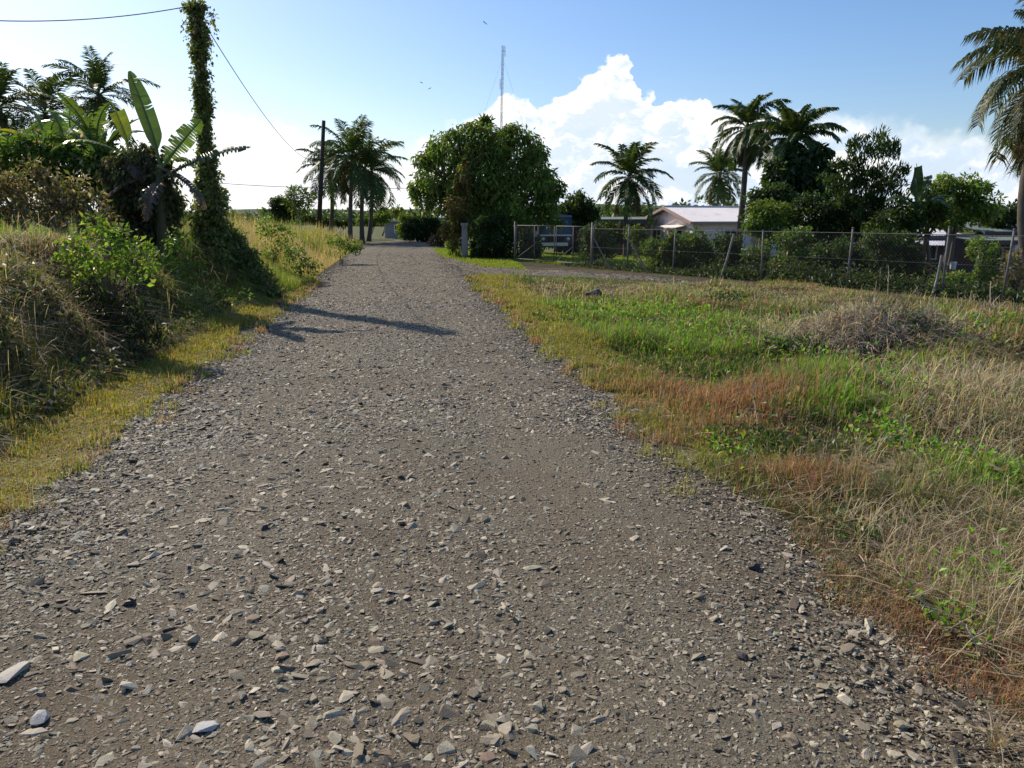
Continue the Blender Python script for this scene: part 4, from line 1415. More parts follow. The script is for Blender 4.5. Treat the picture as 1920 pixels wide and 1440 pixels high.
plant('shrub', 'brownish shrub with dry twiggy leaves at the top of the left bank', 'shrub', 90, 400, 13.0, [(60, 345, 60, 42), (120, 358, 55, 40), (15, 360, 50, 45), (165, 388, 45, 34), (95, 392, 60, 30), (40, 400, 60, 30), (190, 415, 40, 26), (-20, 380, 50, 50)], 61,
      per=520, L=0.10, palette=DRY_PAL, trunk_r=0.03, group='shrubs on the left bank')
plant('shrub', 'dark leafy shrub under the hazy left palms', 'shrub', 120, 400, 19.0, [(40, 290, 60, 40), (110, 300, 60, 45), (165, 310, 45, 50), (10, 320, 50, 45), (205, 335, 34, 50), (60, 345, 60, 45), (140, 360, 50, 40), (190, 300, 40, 40)], 62,
      per=420, L=0.17, palette=MID_PAL, trunk_r=0.05, group='shrubs on the left bank')
plant('leafy_bush', 'bright green broad-leaved bush leaning over the shaded left bank', 'bush', 200, 560, 10.0,
      [(180, 418, 26, 20), (205, 440, 30, 18), (140, 455, 30, 24), (118, 478, 20, 18), (240, 440, 24, 22), (175, 478, 34, 24), (228, 478, 32, 22), (268, 462, 18, 22), (280, 490, 20, 22), (140, 505, 26, 20), (205, 512, 40, 22), (255, 520, 28, 20), (170, 535, 30, 16)], 63,
      per=560, L=0.085, aspect=0.58, palette=[(4, (0.20, 0.30, 0.045)), (3, (0.12, 0.19, 0.035)), (1.4, (0.28, 0.32, 0.06))], trunk_r=0.02, stems=6, up=0.2, subr=0.5, group='shrubs on the left bank')
plant('creeper_bush', 'tangled creeper, coloured dark for shade, spilling down the foot of the left bank', 'bush', 215, 640, 9.6,
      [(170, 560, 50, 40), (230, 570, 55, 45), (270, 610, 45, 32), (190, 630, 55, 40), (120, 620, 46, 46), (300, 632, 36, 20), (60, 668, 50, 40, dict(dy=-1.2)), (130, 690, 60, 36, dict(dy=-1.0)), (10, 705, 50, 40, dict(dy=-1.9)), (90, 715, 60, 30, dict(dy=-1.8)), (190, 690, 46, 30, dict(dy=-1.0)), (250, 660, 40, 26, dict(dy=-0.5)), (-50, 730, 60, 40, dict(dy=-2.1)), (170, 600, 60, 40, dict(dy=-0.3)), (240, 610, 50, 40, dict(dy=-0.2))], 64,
      per=700, L=0.07, palette=[(4, (0.035, 0.048, 0.018)), (2, (0.06, 0.05, 0.03)), (0.6, (0.14, 0.11, 0.07)), (1, (0.06, 0.08, 0.022))], droop=0.9, trunk_r=0.015, stems=5, group='shrubs on the left bank')  # leaf colours darkened to stand in for the shaded bank face
for (bl, Y, sd, lab, pal, L) in [
        ([(325, 470, 34, 40), (350, 500, 40, 34), (310, 510, 30, 28)], 13.5, 65, 'light green weedy bush between the banana stem and the vine covered pole', LIGHT_PAL, 0.09),
        ([(380, 545, 46, 22), (440, 556, 44, 16), (340, 545, 40, 26)], 13.6, 66, 'low green bush at the foot of the vine covered pole', LIGHT_PAL, 0.08),
        ([(500, 425, 26, 20), (530, 440, 24, 20), (515, 465, 30, 24), (545, 475, 22, 20)], 22.5, 67, 'light green bush just right of the vine covered pole', LIGHT_PAL, 0.10),
        ([(560, 480, 24, 22), (585, 498, 24, 18), (548, 506, 22, 16)], 21.0, 68, 'dark green bush at the road edge in the tall grass', MID_PAL, 0.10),
        ([(640, 455, 26, 20), (660, 462, 22, 16)], 30.0, 69, 'small yellow green bush farthest up the left road edge', LIGHT_PAL, 0.12)]:
    plant('roadside_bush', lab, 'bush', bl[0][0], 500, Y, bl, sd, per=420, L=L, palette=pal, trunk_r=0.02, group='bushes along the left road edge')

# ------------------------------------------------------------------ middle distance: poles, wires, palms
ub = at_base(594, 415, 52)
ut = E(607, 226, 52)
root = thing('utility_pole', 'dark leaning utility pole standing alone beside the middle palms', 'utility pole', ub)
g = Geo()
g.tube([np.array([0, 0, -0.3]), to_local(ut, ub)], [0.17, 0.12], 10)
g.obj('wooden_pole', M_POLE, root, smooth=True)
g = Geo()
c = to_local(E(599, 300, 52), ub)
g.box(c[0] - 0.35, c[0] + 0.35, c[1] - 0.16, c[1] - 0.1, c[2] - 0.06, c[2] + 0.06)
for q in (-0.28, 0.28):
    g.tube([c + np.array([q, -0.13, 0.06]), c + np.array([q, -0.13, 0.2])], 0.04, 6)
g.obj('insulator_bracket', M_POLE, root)


def cable(name, label, p0, p1, sag, r, n=40):
    u = np.linspace(0, 1, n)[:, None]
    P = np.asarray(p0) * (1 - u) + np.asarray(p1) * u
    P[:, 2] -= sag * 4 * (u * (1 - u))[:, 0]
    g = Geo()
    g.tube(P, r, 5)
    return g.obj(name, M_WIRE, label=label, category='cable')


cable('overhead_cable', 'power cable crossing the top left corner of the sky to the vine covered pole', E(-260, 16, 15), E(352, 12, 17.4), 0.25, 0.011)
cable('overhead_cable', 'power cable sagging from the vine covered pole to the leaning utility pole', E(388, 52, 17.5), E(599, 300, 51.7), 0.9, 0.010)
cable('overhead_cable', 'thin low cable along the horizon between the vine covered pole and the mango tree', E(405, 343, 60), E(790, 352, 60), 0.2, 0.022)

MIDP = [(655, 425, 660, 296, 55, 21, 3.6, 'tallest coconut palm of the cluster up the road, trunk leaning right'), (678, 425, 684, 318, 56, 22, 3.4, 'coconut palm at the right of the cluster up the road'),
        (690, 425, 697, 322, 60, 25, 3.0, 'thin coconut palm tucked behind the right of the cluster'), (616, 425, 618, 318, 58, 23, 2.6, 'small coconut palm at the left of the cluster, beside the leaning pole')]
for (bx, by, cx, cy, Y, sd, ln, lab) in MIDP:
    palm('palm_tree', lab, at_base(bx, by, Y), E(cx, cy, Y), sd, n=25, length=ln, r0=0.17, r1=0.11, group='coconut palms up the road', lw=0.095, dense=38, droop=1.45, hang=0.7, dead=2)

plant('small_tree', 'spindly small tree with upright twigs left of the leaning utility pole', 'tree', 560, 410, 55, [(560, 362, 20, 18), (545, 380, 18, 16), (578, 375, 16, 18), (560, 392, 22, 12)], 71,
      per=120, L=0.28, aspect=0.3, palette=MID_PAL, trunk_r=0.06, stems=1, up=0.8, sub=7)
plant('dark_bush', 'dark rounded bush on the skyline left of the small tree', 'bush', 530, 415, 58, [(522, 384, 16, 15), (538, 388, 18, 16), (530, 400, 26, 12)], 72, per=420, L=0.25, palette=DARK_PAL, trunk_r=0.05)
for (bl, Y, sd, lab, pal) in [([(690, 412, 26, 10), (720, 406, 20, 12)], 66, 73, 'long light green bush below the middle palms', LIGHT_PAL), ([(715, 394, 14, 8), (745, 398, 14, 10)], 78, 74, 'green bush behind the grey block house', MID_PAL),
                              ([(760, 408, 12, 12), (752, 432, 9, 14)], 62, 75, 'light bush at the right corner of the grey block house', LIGHT_PAL), ([(582, 410, 18, 8), (610, 414, 22, 8), (640, 416, 22, 9)], 60, 76, 'low dark scrub round the palm trunks up the road', DARK_PAL)]:
    plant('distant_bush', lab, 'bush', bl[0][0], 420, Y, bl, sd, per=300, L=0.26, palette=pal, trunk_r=0.04, group='bushes at the far end of the road')
plant('clipped_hedge', 'dark clipped hedge closing the far end of the road', 'hedge', 792, 450, 58, [(775, 428, 20, 20), (800, 424, 24, 22), (820, 430, 16, 20), (790, 440, 34, 12)], 77, per=700, L=0.2, palette=DARK_PAL, trunk_r=0.06)
plant('red_shrub', 'reddish brown shrub at the bend beside the mango tree', 'shrub', 835, 458, 50, [(836, 440, 16, 18), (820, 452, 18, 10)], 78, per=420, L=0.2, palette=[(3, (0.20, 0.09, 0.06)), (2, (0.28, 0.15, 0.09)), (1, GREEN)], trunk_r=0.04)

# far tree belt that reads as one mass
rng = np.random.RandomState(81)
g = Geo()
for k in range(420):
    az = rng.uniform(-0.72, 0.72)
    dist = rng.uniform(150, 260)
    x, y = dist * math.sin(az), dist * math.cos(az)
    hgt = rng.uniform(2.2, 4.6) * (1.25 if az > 0.05 else 0.85)
    P, d = blob_points(rng, 90, (x, y, -0.6 + hgt * 0.55), (rng.uniform(3, 6), 3, hgt * 0.55), 0.5)
    cc = rng.uniform(0.7, 1.2)
    leaf_geo(g, P, rng, 1.1, 0.6, 0.2, d * 0.4, [(2, tuple(np.array((0.05, 0.085, 0.028)) * cc)), (1, tuple(np.array((0.09, 0.125, 0.035)) * cc))])
g.obj('far_tree_belt', M_LEAF, kind='stuff')

# ------------------------------------------------------------------ mango tree and the hedge corner
plant('mango_tree', 'big dense round mango tree overhanging the road corner', 'tree', 915, 478, 37,
      [(905, 268, 66, 38), (850, 288, 55, 44), (808, 332, 38, 44), (798, 372, 26, 26), (835, 380, 38, 36), (962, 282, 56, 44), (1000, 335, 44, 56), (1020, 378, 28, 40), (940, 335, 70, 66), (880, 350, 62, 60),
       (965, 400, 52, 44), (905, 410, 52, 44), (778, 350, 14, 18), (792, 300, 20, 18), (850, 252, 24, 15), (965, 247, 26, 15), (1012, 290, 20, 22), (1046, 352, 12, 24), (1040, 410, 16, 24), (880, 240, 22, 12)], 91, per=230, L=0.27, aspect=0.32, palette=MANGO_PAL, droop=1.0, stems=2, trunk_r=0.3, sub=16, subr=0.38)
plant('climbing_vine', 'orange tinged creeper climbing the left flank of the mango tree', 'vine', 862, 470, 35.4, [(868, 330, 16, 36), (862, 385, 24, 44), (850, 425, 20, 26)], 92,
      per=520, L=0.16, aspect=0.55, palette=[(2, (0.17, 0.085, 0.04)), (3, (0.08, 0.12, 0.025)), (1.2, (0.24, 0.14, 0.06)), (1, (0.14, 0.18, 0.04))], droop=0.8, trunk_r=0.03, sub=10, crown='foliage', trunk='stem')
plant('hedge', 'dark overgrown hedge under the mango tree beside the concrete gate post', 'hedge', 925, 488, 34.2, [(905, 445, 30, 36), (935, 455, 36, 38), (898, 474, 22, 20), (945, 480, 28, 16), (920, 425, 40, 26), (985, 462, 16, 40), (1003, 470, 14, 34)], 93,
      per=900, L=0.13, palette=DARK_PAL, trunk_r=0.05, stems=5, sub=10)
plant('tall_shrub', 'light green shrub trailing in front of the concrete gate post', 'shrub', 858, 470, 36.2, [(852, 440, 14, 30), (846, 462, 12, 16), (860, 425, 14, 20)], 94, per=480, L=0.15, palette=LIGHT_PAL, trunk_r=0.03)
plant('young_tree', 'leafy green tuft sticking out of the very top of the mango tree', 'tree', 912, 470, 38.5, [(908, 228, 9, 8), (918, 231, 8, 7), (902, 233, 8, 7)], 95, per=360, L=0.3, aspect=0.3, palette=MID_PAL, trunk_r=0.07, stems=1, up=0.7)
plant('yellow_green_shrub', 'yellow green shrub glowing against the dark right half of the mango tree', 'shrub', 970, 480, 34.6, [(968, 385, 12, 20), (972, 408, 14, 12)], 96, per=420, L=0.2, palette=LIGHT_PAL, trunk_r=0.04)

gp = G(872, 484)
g = Geo()
g.box(-0.13, 0.13, -0.13, 0.13, -0.2, 1.42)
g.box(-0.16, 0.16, -0.16, 0.16, 1.42, 1.5)
root = thing('gate_post', 'square concrete gate post with a flat cap at the mango tree corner', 'post', (gp[0], gp[1], gz(gp[0], gp[1])))
g.obj('shaft', M_CONC, root)
g = Geo()
g.box(-0.17, 0.17, -0.17, 0.17, 1.5, 1.56)
g.obj('cap', M_CONC, root)

# ------------------------------------------------------------------ radio mast and birds
mb = at_base(936, 400, 150)
mt = E(943, 85, 150)
root = thing('radio_mast', 'thin guyed lattice radio mast rising behind the mango tree', 'mast', mb)
g = Geo()
hgt = mt[2] - mb[2]
corners = [np.array([math.cos(a), math.sin(a), 0]) * 0.23 for a in (0.5, 0.5 + 2.094, 0.5 + 4.189)]
leanv = np.array([mt[0] - mb[0], 0, hgt])
for c in corners:
    g.tube([c - np.array([0, 0, 0.3]), c + leanv], 0.028, 5)
K = 40
for k in range(K):
    for q in range(3):
        p = corners[q] + leanv * (k / K)
        r = corners[(q + 1) % 3] + leanv * ((k + 1) / K)
        g.tube([p, r], 0.018, 4, cap=False)
        g.tube([p, corners[(q + 1) % 3] + leanv * (k / K)], 0.018, 4, cap=False)
g.obj('lattice_tower', M_GALV, root)
g = Geo()
for k, (h0, side) in enumerate(((0.97, 0), (0.8, 1), (0.62, 2), (0.45, 0), (0.33, 1))):
    p = leanv * h0 + corners[side] * 2
    g.tube([p - np.array([0, 0, 0.9]), p + np.array([0, 0, 0.9])], 0.05, 5)
    g.tube([leanv * h0, p], 0.03, 5)
g.obj('antenna', M_GALV, root)
for k in range(3):
    a = 0.5 + 2.094 * k
    an = np.array([math.cos(a), math.sin(a), 0]) * 13
    for f in (0.92, 0.55):
        g = Geo()
        g.tube([leanv * f + corners[k], an], 0.012, 4)
        g.obj('guy_wire', M_WIRE, root)


def bird(label, px, py, Y, span, rz, roll):
    r = thing('bird', label, 'bird', E(px, py, Y), rz, group='birds in the sky')
    g = Geo()
    L = span * 0.45
    g.tube([(0, -L * 0.5, 0), (0, -L * 0.3, 0.005), (0, 0, 0), (0, L * 0.3, 0.01), (0, L * 0.42, 0.015), (0, L * 0.55, 0.0)],
           [L * 0.02, L * 0.07, L * 0.14, L * 0.09, L * 0.08, L * 0.01], 8, col=(0.03, 0.03, 0.035))
    V, F = [], []
    for sg in (-1, 1):
        n = len(V)
        for (x, y0, y1, z) in ((0.02, -0.09, 0.12, 0), (0.22, -0.10, 0.15, 0.10), (0.5, -0.12, -0.02, 0.02)):
            for dz in (0.012, -0.012):
                V += [(sg * x * span, y0 * span, z * span + dz * span), (sg * x * span, y1 * span, z * span + dz * span)]
        for q in (0, 4):
            F += [(n + q, n + q + 1, n + q + 5, n + q + 4), (n + q + 2, n + q + 3, n + q + 7, n + q + 6), (n + q + 1, n + q + 3, n + q + 7, n + q + 5), (n + q, n + q + 2, n + q + 6, n + q + 4)]
    g.add(V, [F], (0.03, 0.03, 0.035))
    g.add([(-L * 0.12, -L * 0.75, 0), (L * 0.12, -L * 0.75, 0), (0, -L * 0.4, 0.01), (0, -L * 0.4, -0.01)], [[(0, 1, 2), (1, 0, 3), (0, 2, 3), (2, 1, 3)]], (0.03, 0.03, 0.035))
    g.obj('body', M_LEAF, r)
    r.rotation_euler = (0.1, roll, rz)


bird('dark bird flying high above the mast', 909, 43, 60, 0.42, 0.6, 0.5)
bird('dark bird gliding in the open sky above the mango tree', 790, 155, 70, 0.4, 1.2, 0.2)
bird('faint bird close below the other one in the open sky', 806, 166, 75, 0.42, -0.7, -0.3)

# ------------------------------------------------------------------ fence, gate and the yard behind
def on_line(px):
    """point of the fence line in the photo column px"""
    lo, hi = -12.0, 40.0
    for _ in range(60):
        m = (lo + hi) / 2
        p = FA[:2] + FD * m
        z = math.cos(PITCH) * p[1] + math.sin(PITCH) * (EYE - 0.5)
        if 960 + FPX * p[0] / z < px:
            lo = m
        else:
            hi = m
    p = FA[:2] + FD * lo
    return np.array([p[0], p[1], gz(p[0], p[1])]), lo


FH = 1.46


def wire_panel(geo, p0, p1, h0, h1, step=0.09, r=0.0013):
    """chain-link: two sets of slanting wires clipped to the panel"""
    p0, p1 = np.array(p0), np.array(p1)
    L = np.linalg.norm((p1 - p0)[:2])
    d = (p1 - p0) / L
    H = h1 - h0
    for sgn in (1, -1):
        for c in np.arange(-H, L, step):
            x0, x1 = c, c + H
            z0, z1 = 0.0, H
            if x0 < 0:
                z0, x0 = -c, 0.0
            if x1 > L:
                z1, x1 = L - c, L
            if x1 - x0 < 0.02:
                continue
            a, b = (x0, z0), (x1, z1)
            if sgn < 0:
                a, b = (L - x0, z0), (L - x1, z1)
            geo.tube([p0 + d * a[0] + np.array([0, 0, h0 + a[1]]), p0 + d * b[0] + np.array([0, 0, h0 + b[1]])], r, 3, cap=False)


posts = [1110, 1175, 1262, 1430, 1590, 1770, 1884, 2010]
f0, _ = on_line(1110)
root = thing('wire_fence', 'chain-link fence on grey pipe posts along the front of the yard', 'fence', f0)
pp = []
for px in posts:
    p, m = on_line(px)
    p = p - f0
    pp.append(p)
    rr = np.random.RandomState(px)
    g = Geo()
    lean = np.array([rr.normal(0.03, 0.05), rr.normal(0, 0.04), FH * rr.uniform(0.97, 1.08)])
    g.tube([p - np.array([0, 0, 0.3]), p + lean], 0.026, 8)
    g.tube([p + lean, p + lean + np.array([0, 0, 0.03])], [0.037, 0.02], 8)
    g.obj('post', M_GALV, root, smooth=True)
    if px in (1110, 1175):
        g = Geo()
        e = np.append(FD * 1.1, 0) * (1 if px != 1770 else -1)
        g.tube([p + np.array([0, 0, FH * 0.8]), p + e + np.array([0, 0, -0.05])], 0.022, 6)
        g.obj('brace', M_GALV, root)
g = Geo()
for k in range(len(pp) - 1):
    wire_panel(g, pp[k] - np.append(FN * 0.045, 0), pp[k + 1] - np.append(FN * 0.045, 0), 0.04, FH - 0.06)
g.obj('wire_mesh', M_GALV, root)
g = Geo()
for hh, rad in ((FH - 0.05, 0.008), (0.75, 0.003), (0.06, 0.003)):
    g.tube([p - np.append(FN * 0.05, 0) + np.array([0, 0, hh]) for p in pp], rad, 6)
g.obj('line_wire', M_GALV, root)

# leaning timber posts among the steel ones
for (px, top, foot, lab, h) in [(1352, (1376, 438), (1350, 525), 'weathered grey timber leaning to the right against the fence', 1.6), (1748, (1766, 478), (1752, 520), 'short split timber leaning beside the fence post near the low house', 0.7)]:
    p, m = on_line(px)
    Y = p[1] - 0.12
    t1, t0 = E(*top, Y), E(*foot, Y)
    t0[2] = gz(t0[0], t0[1]) - 0.1
    r = thing('timber_prop', lab, 'timber post', t0)
    g = Geo()
    q = to_local(t1, t0)
    g.tube([np.zeros(3), q * 0.5 + np.array([0.02, 0, 0]), q], [0.04, 0.034, 0.028], 7)
    g.obj('timber', M_GREYWOOD, r)

# double pipe gate
gA, _ = on_line(966)
gB, _ = on_line(1041)
gC, _ = on_line(1110)
root = thing('pipe_gate', 'double pipe frame gate with wire mesh in front of the parked truck', 'gate', gA)
for (p0, p1) in ((gA, gB), (gB, gC)):
    a, b = to_local(p0, gA), to_local(p1, gA)
    d = unit(b - a)
    a, b = a + d * 0.06, b - d * 0.06
    g = Geo()
    mid = (a + b) / 2
    up_ = np.array([0, 0, 1.0])
    for q in (a, mid, b):
        g.tube([q + up_ * 0.12, q + up_ * (FH + 0.02)], 0.019, 7)
    for h in (0.12, FH + 0.02):
        g.tube([a + up_ * h, b + up_ * h], 0.016, 7)
    g.tube([a + up_ * 0.12, mid + up_ * FH * 0.5], 0.014, 6)
    leaf_ = g.obj('gate_leaf', M_GALV, root, smooth=True)
    g = Geo()
    wire_panel(g, a, b, 0.14, FH, 0.09)
    g.obj('wire_mesh', M_GALV, leaf_)
for p0 in (gA, gC):
    a = to_local(p0, gA)
    g = Geo()
    g.tube([a - np.array([0, 0, 0.3]), a + np.array([0, 0, FH + 0.18])], 0.045, 9)
    g.obj('post', M_GALV, root, smooth=True)

# ------------------------------------------------------------------ parked truck behind the gate
M_TRUCK = plain_material('dark_blue_paint', (0.018, 0.022, 0.05), 0.3, 0.15, 3.0, spec=0.5)
M_GLASS = plain_material('window_glass', (0.02, 0.028, 0.035), 0.06, 0.05, 2.0, spec=0.8)
M_RUBBER = plain_material('rubber', (0.02, 0.02, 0.02), 0.85, 0.2)
M_CHROME = plain_material('bumper_metal', (0.62, 0.63, 0.62), 0.3, 0.15, 5.0, metal=0.5)
M_LAMP = plain_material('headlight_lens', (0.6, 0.6, 0.58), 0.12, 0.05, spec=0.8)
M_WHITE = plain_material('white_paint', (0.72, 0.71, 0.68), 0.5, 0.12, 4.0)
tb = at_base(1041, 478, 40)
root = thing('parked_truck', 'dark blue flat nosed truck with a pale bumper parked behind the pipe gate', 'truck', tb, math.radians(6))
w = 0.88
g = Geo()
cab = [(-0.05, 0.55), (-0.05, 1.05), (0.18, 1.95), (0.35, 2.05), (1.45, 2.05), (1.5, 0.55)]
g.prism(cab, -w, w, axis='x')
g.box(-0.7, 0.7, 0.1, 4.6, 0.42, 0.56)
g.obj('cab', M_TRUCK, root)
g = Geo()
g.box(-w - 0.06, w + 0.06, 1.62, 4.7, 0.75, 0.87)
for x in (-w - 0.03, w + 0.03):
    g.box(x - 0.03, x + 0.03, 1.62, 4.7, 0.87, 1.4)
g.box(-w, w, 1.62, 1.68, 0.87, 1.9)
g.box(-w, w, 4.64, 4.7, 0.87, 1.4)
g.obj('tray', M_TRUCK, root)


def slope_pt(z, off=0.012):
    y = -0.05 + (z - 1.05) / 0.9 * 0.23
    return y - off


for (x0, x1) in ((-w + 0.08, -0.03), (0.03, w - 0.08)):
    g = Geo()
    V = [(x0, slope_pt(1.12), 1.12), (x1, slope_pt(1.12), 1.12), (x1, slope_pt(1.88), 1.88), (x0, slope_pt(1.88), 1.88)]
    V2 = [(a, b + 0.03, c) for a, b, c in V]
    g.add(V + V2, [[(0, 1, 2, 3), (7, 6, 5, 4), (0, 4, 5, 1), (1, 5, 6, 2), (2, 6, 7, 3), (3, 7, 4, 0)]])
    g.obj('windscreen', M_GLASS, root)
g = Geo()
g.box(-0.026, 0.026, slope_pt(1.5) - 0.13, slope_pt(1.5) + 0.12, 1.08, 1.9)
g.box(-w + 0.05, w - 0.05, -0.075, -0.05, 1.0, 1.07)
g.obj('windscreen_frame', M_WHITE, root)
g = Geo()
g.box(-w + 0.02, w - 0.25, -0.2, -0.06, 0.50, 0.66)
g.box(-w + 0.02, -w + 0.1, -0.22, -0.06, 0.47, 0.76)
g.obj('bumper', M_CHROME, root)
g = Geo()
g.box(-0.22, 0.22, -0.225, -0.202, 0.53, 0.63)
g.obj('number_plate', M_WHITE, root)
for x in (-w + 0.22, w - 0.22):
    g = Geo()
    g.tube([(x, -0.1, 0.85), (x, -0.04, 0.85)], [0.085, 0.1], 14)
    g.obj('headlight', M_LAMP, root, smooth=True)
g = Geo()
g.box(-0.45, 0.45, -0.07, -0.05, 0.72, 0.96)
for q in range(4):
    g.box(-0.44, 0.44, -0.085, -0.07, 0.74 + q * 0.056, 0.765 + q * 0.056)
g.obj('grille', M_RUBBER, root)
for x in (-w + 0.05, w - 0.05):
    for y in (0.75, 3.5):
        g = Geo()
        s_ = 1 if x > 0 else -1
        g.tube([(x - 0.1 * s_, y, 0.36), (x - 0.09 * s_, y, 0.36), (x + 0.09 * s_, y, 0.36), (x + 0.1 * s_, y, 0.36)], [0.3, 0.36, 0.36, 0.3], 22)
        wh = g.obj('wheel', M_RUBBER, root, smooth=False)
        g = Geo()
        g.tube([(x + 0.08 * s_, y, 0.36), (x + 0.11 * s_, y, 0.36)], [0.19, 0.17], 16)
        g.obj('rim', M_CHROME, wh)
for x in (-w - 0.16, w + 0.16):
    g = Geo()
    g.box(x - 0.09, x + 0.09, 0.0, 0.05, 1.25, 1.55)
    g.tube([(x * 0.86, 0.05, 1.2), (x, 0.03, 1.28)], 0.012, 5)
    g.obj('wing_mirror', M_RUBBER, root)

# ------------------------------------------------------------------ houses
M_PINK = plain_material('pink_render', (0.76, 0.61, 0.58), 0.85, 0.12, 3.0, spec=0.2, stain=(0.40, 0.29, 0.27))
M_ROOFP = plain_material('pale_pink_roof', (0.77, 0.72, 0.70), 0.5, 0.12, 2.0, spec=0.4, stain=(0.60, 0.50, 0.46))
M_ROOFW = plain_material('pale_corrugated_iron', (0.55, 0.56, 0.59), 0.45, 0.18, 2.0, metal=0.25, stain=(0.33, 0.27, 0.22))
M_ROOFG = plain_material('dull_green_roof', (0.13, 0.16, 0.145), 0.95, 0.2, 2.0, spec=0.1, stain=(0.10, 0.10, 0.09))
M_TRIM = plain_material('cream_trim', (0.78, 0.74, 0.70), 0.6, 0.08, 4.0)
M_BARGE = plain_material('brown_barge_board', (0.36, 0.24, 0.20), 0.7, 0.15, 4.0)
M_DARKWALL = plain_material('dark_boards_and_shade', (0.09, 0.075, 0.07), 0.85, 0.3, 4.0)  # dark boards; on the low house the tone stands in for shade
M_REDWALL = plain_material('red_brown_wall', (0.22, 0.10, 0.07), 0.85, 0.25, 3.0)
M_BLOCK = plain_material('grey_blockwork', (0.30, 0.29, 0.31), 0.9, 0.2, 3.0)
M_CLOTH = plain_material('curtain', (0.34, 0.24, 0.24), 0.9, 0.2, 6.0)


def corrugated(geo, a, b, c, d, wave=0.16, amp=0.018, thick=0.02):
    """roof sheet with ridges running from edge a-b (eave) up to edge d-c (ridge)"""
    a, b, c, d = [np.array(p, float) for p in (a, b, c, d)]
    n = max(4, int(np.linalg.norm(b - a) / wave * 4))
    nor = np.cross(b - a, d - a)
    nor /= np.linalg.norm(nor)
    u = np.linspace(0, 1, n + 1)[:, None]
    off = amp * np.sin(np.linspace(0, n / 4 * 2 * math.pi, n + 1))[:, None] * nor
    lo, hi = a + (b - a) * u + off, d + (c - d) * u + off
    m = n + 1
    V = np.concatenate([lo, hi, lo - nor * thick, hi - nor * thick])
    i = np.arange(n)[:, None]
    F = np.concatenate([i + [0, 1, m + 1, m], i + [3 * m, 3 * m + 1, 2 * m + 1, 2 * m], i + [2 * m, 2 * m + 1, 1, 0], i + [m, m + 1, 3 * m + 1, 3 * m]])
    geo.add(V, [F])


def window(parent, x0, x1, z0, z1, y, mat_frame, sgn=-1, cols=2, axis='x', label=None):
    """framed window on a wall plane; sgn is the outward direction"""
    def bx(g, a0, a1, d0, d1, h0, h1):
        d0, d1 = sorted((y + sgn * d0, y + sgn * d1))
        if axis == 'x':
            g.box(a0, a1, d0, d1, h0, h1)
        else:
            g.box(d0, d1, a0, a1, h0, h1)
    g = Geo()
    t = 0.06
    bx(g, x0 - t, x1 + t, 0.0, 0.05, z1, z1 + t)
    bx(g, x0 - t, x1 + t, 0.0, 0.08, z0 - t, z0)
    for q in range(cols + 1):
        xx = x0 + (x1 - x0) * q / cols
        bx(g, xx - t * (1 if q == 0 else 0.4), xx + t * (1 if q == cols else 0.4), 0.0, 0.046, z0, z1)
    f = g.obj('window', mat_frame, parent, label=label)
    g = Geo()
    for q in range(cols):
        xa, xb = x0 + (x1 - x0) * q / cols + t * 0.5, x0 + (x1 - x0) * (q + 1) / cols - t * 0.5
        k = 6
        for j in range(k):
            h0 = z0 + (z1 - z0) * j / k
            bx(g, xa, xb, 0.004, 0.02 + 0.012 * (j % 2), h0 + 0.004, z0 + (z1 - z0) * (j + 1) / k)
    g.obj('pane', M_GLASS, f)
    return f


# pink house: local x runs along the long side, y away from the camera
hp = np.array([11.7, 50.0])
rot = math.radians(20)
hz = gz(hp[0] + 1, hp[1] + 3)
H0 = 1.58 - hz
root = thing('pink_house', 'pink rendered house with a pale gabled roof behind the shrubs', 'house', (hp[0], hp[1], hz), rot)
W_, L_, RISE, OV = 6.0, 16.0, 0.86, 0.45
g = Geo()
t = 0.14
g.box(0, L_, 0, t, -0.6, H0)
g.box(0, L_, W_ - t, W_, -0.6, H0)
g.prism([(0.003 + t, -0.6), (W_ - t - 0.003, -0.6), (W_ - t - 0.003, H0), (W_ / 2, H0 + RISE - 0.07), (0.003 + t, H0)], 0.0, t, axis='x')
g.prism([(0.003 + t, -0.6), (W_ - t - 0.003, -0.6), (W_ - t - 0.003, H0), (W_ / 2, H0 + RISE - 0.07), (0.003 + t, H0)], L_ - t, L_, axis='x')
g.obj('wall', M_PINK, root)
g = Geo()
k = RISE / (W_ / 2)
ze = H0 - OV * k + 0.1
corrugated(g, (-OV, -OV, ze), (L_ + OV, -OV, ze), (L_ + OV, W_ / 2, H0 + RISE + 0.1), (-OV, W_ / 2, H0 + RISE + 0.1), 0.2)
corrugated(g, (L_ + OV, W_ + OV, ze), (-OV, W_ + OV, ze), (-OV, W_ / 2, H0 + RISE + 0.1), (L_ + OV, W_ / 2, H0 + RISE + 0.1), 0.2)
roof = g.obj('roof', M_ROOFP, root)
g = Geo()
g.box(-OV - 0.02, L_ + OV + 0.02, W_ / 2 - 0.14, W_ / 2 + 0.14, H0 + RISE + 0.10, H0 + RISE + 0.15)
g.obj('ridge_cap', M_ROOFP, roof)
g = Geo()
for sy in (-1, 1):
    y0 = W_ / 2
    y1 = -OV if sy < 0 else W_ + OV
    for xx in (-OV - 0.05, L_ + OV + 0.015):
        V = [(xx, y0, H0 + RISE + 0.09), (xx + 0.035, y0, H0 + RISE + 0.09), (xx, y1, ze - 0.01), (xx + 0.035, y1, ze - 0.01)]
        V += [(a, b, c - 0.19) for a, b, c in V]
        g.add(V, [[(0, 1, 3, 2), (4, 6, 7, 5), (0, 2, 6, 4), (1, 5, 7, 3), (0, 4, 5, 1), (2, 3, 7, 6)]])
g.box(-OV, L_ + OV, -OV - 0.03, -OV, ze - 0.17, ze - 0.02)
g.obj('barge_board', M_BARGE, root)
g = Geo()
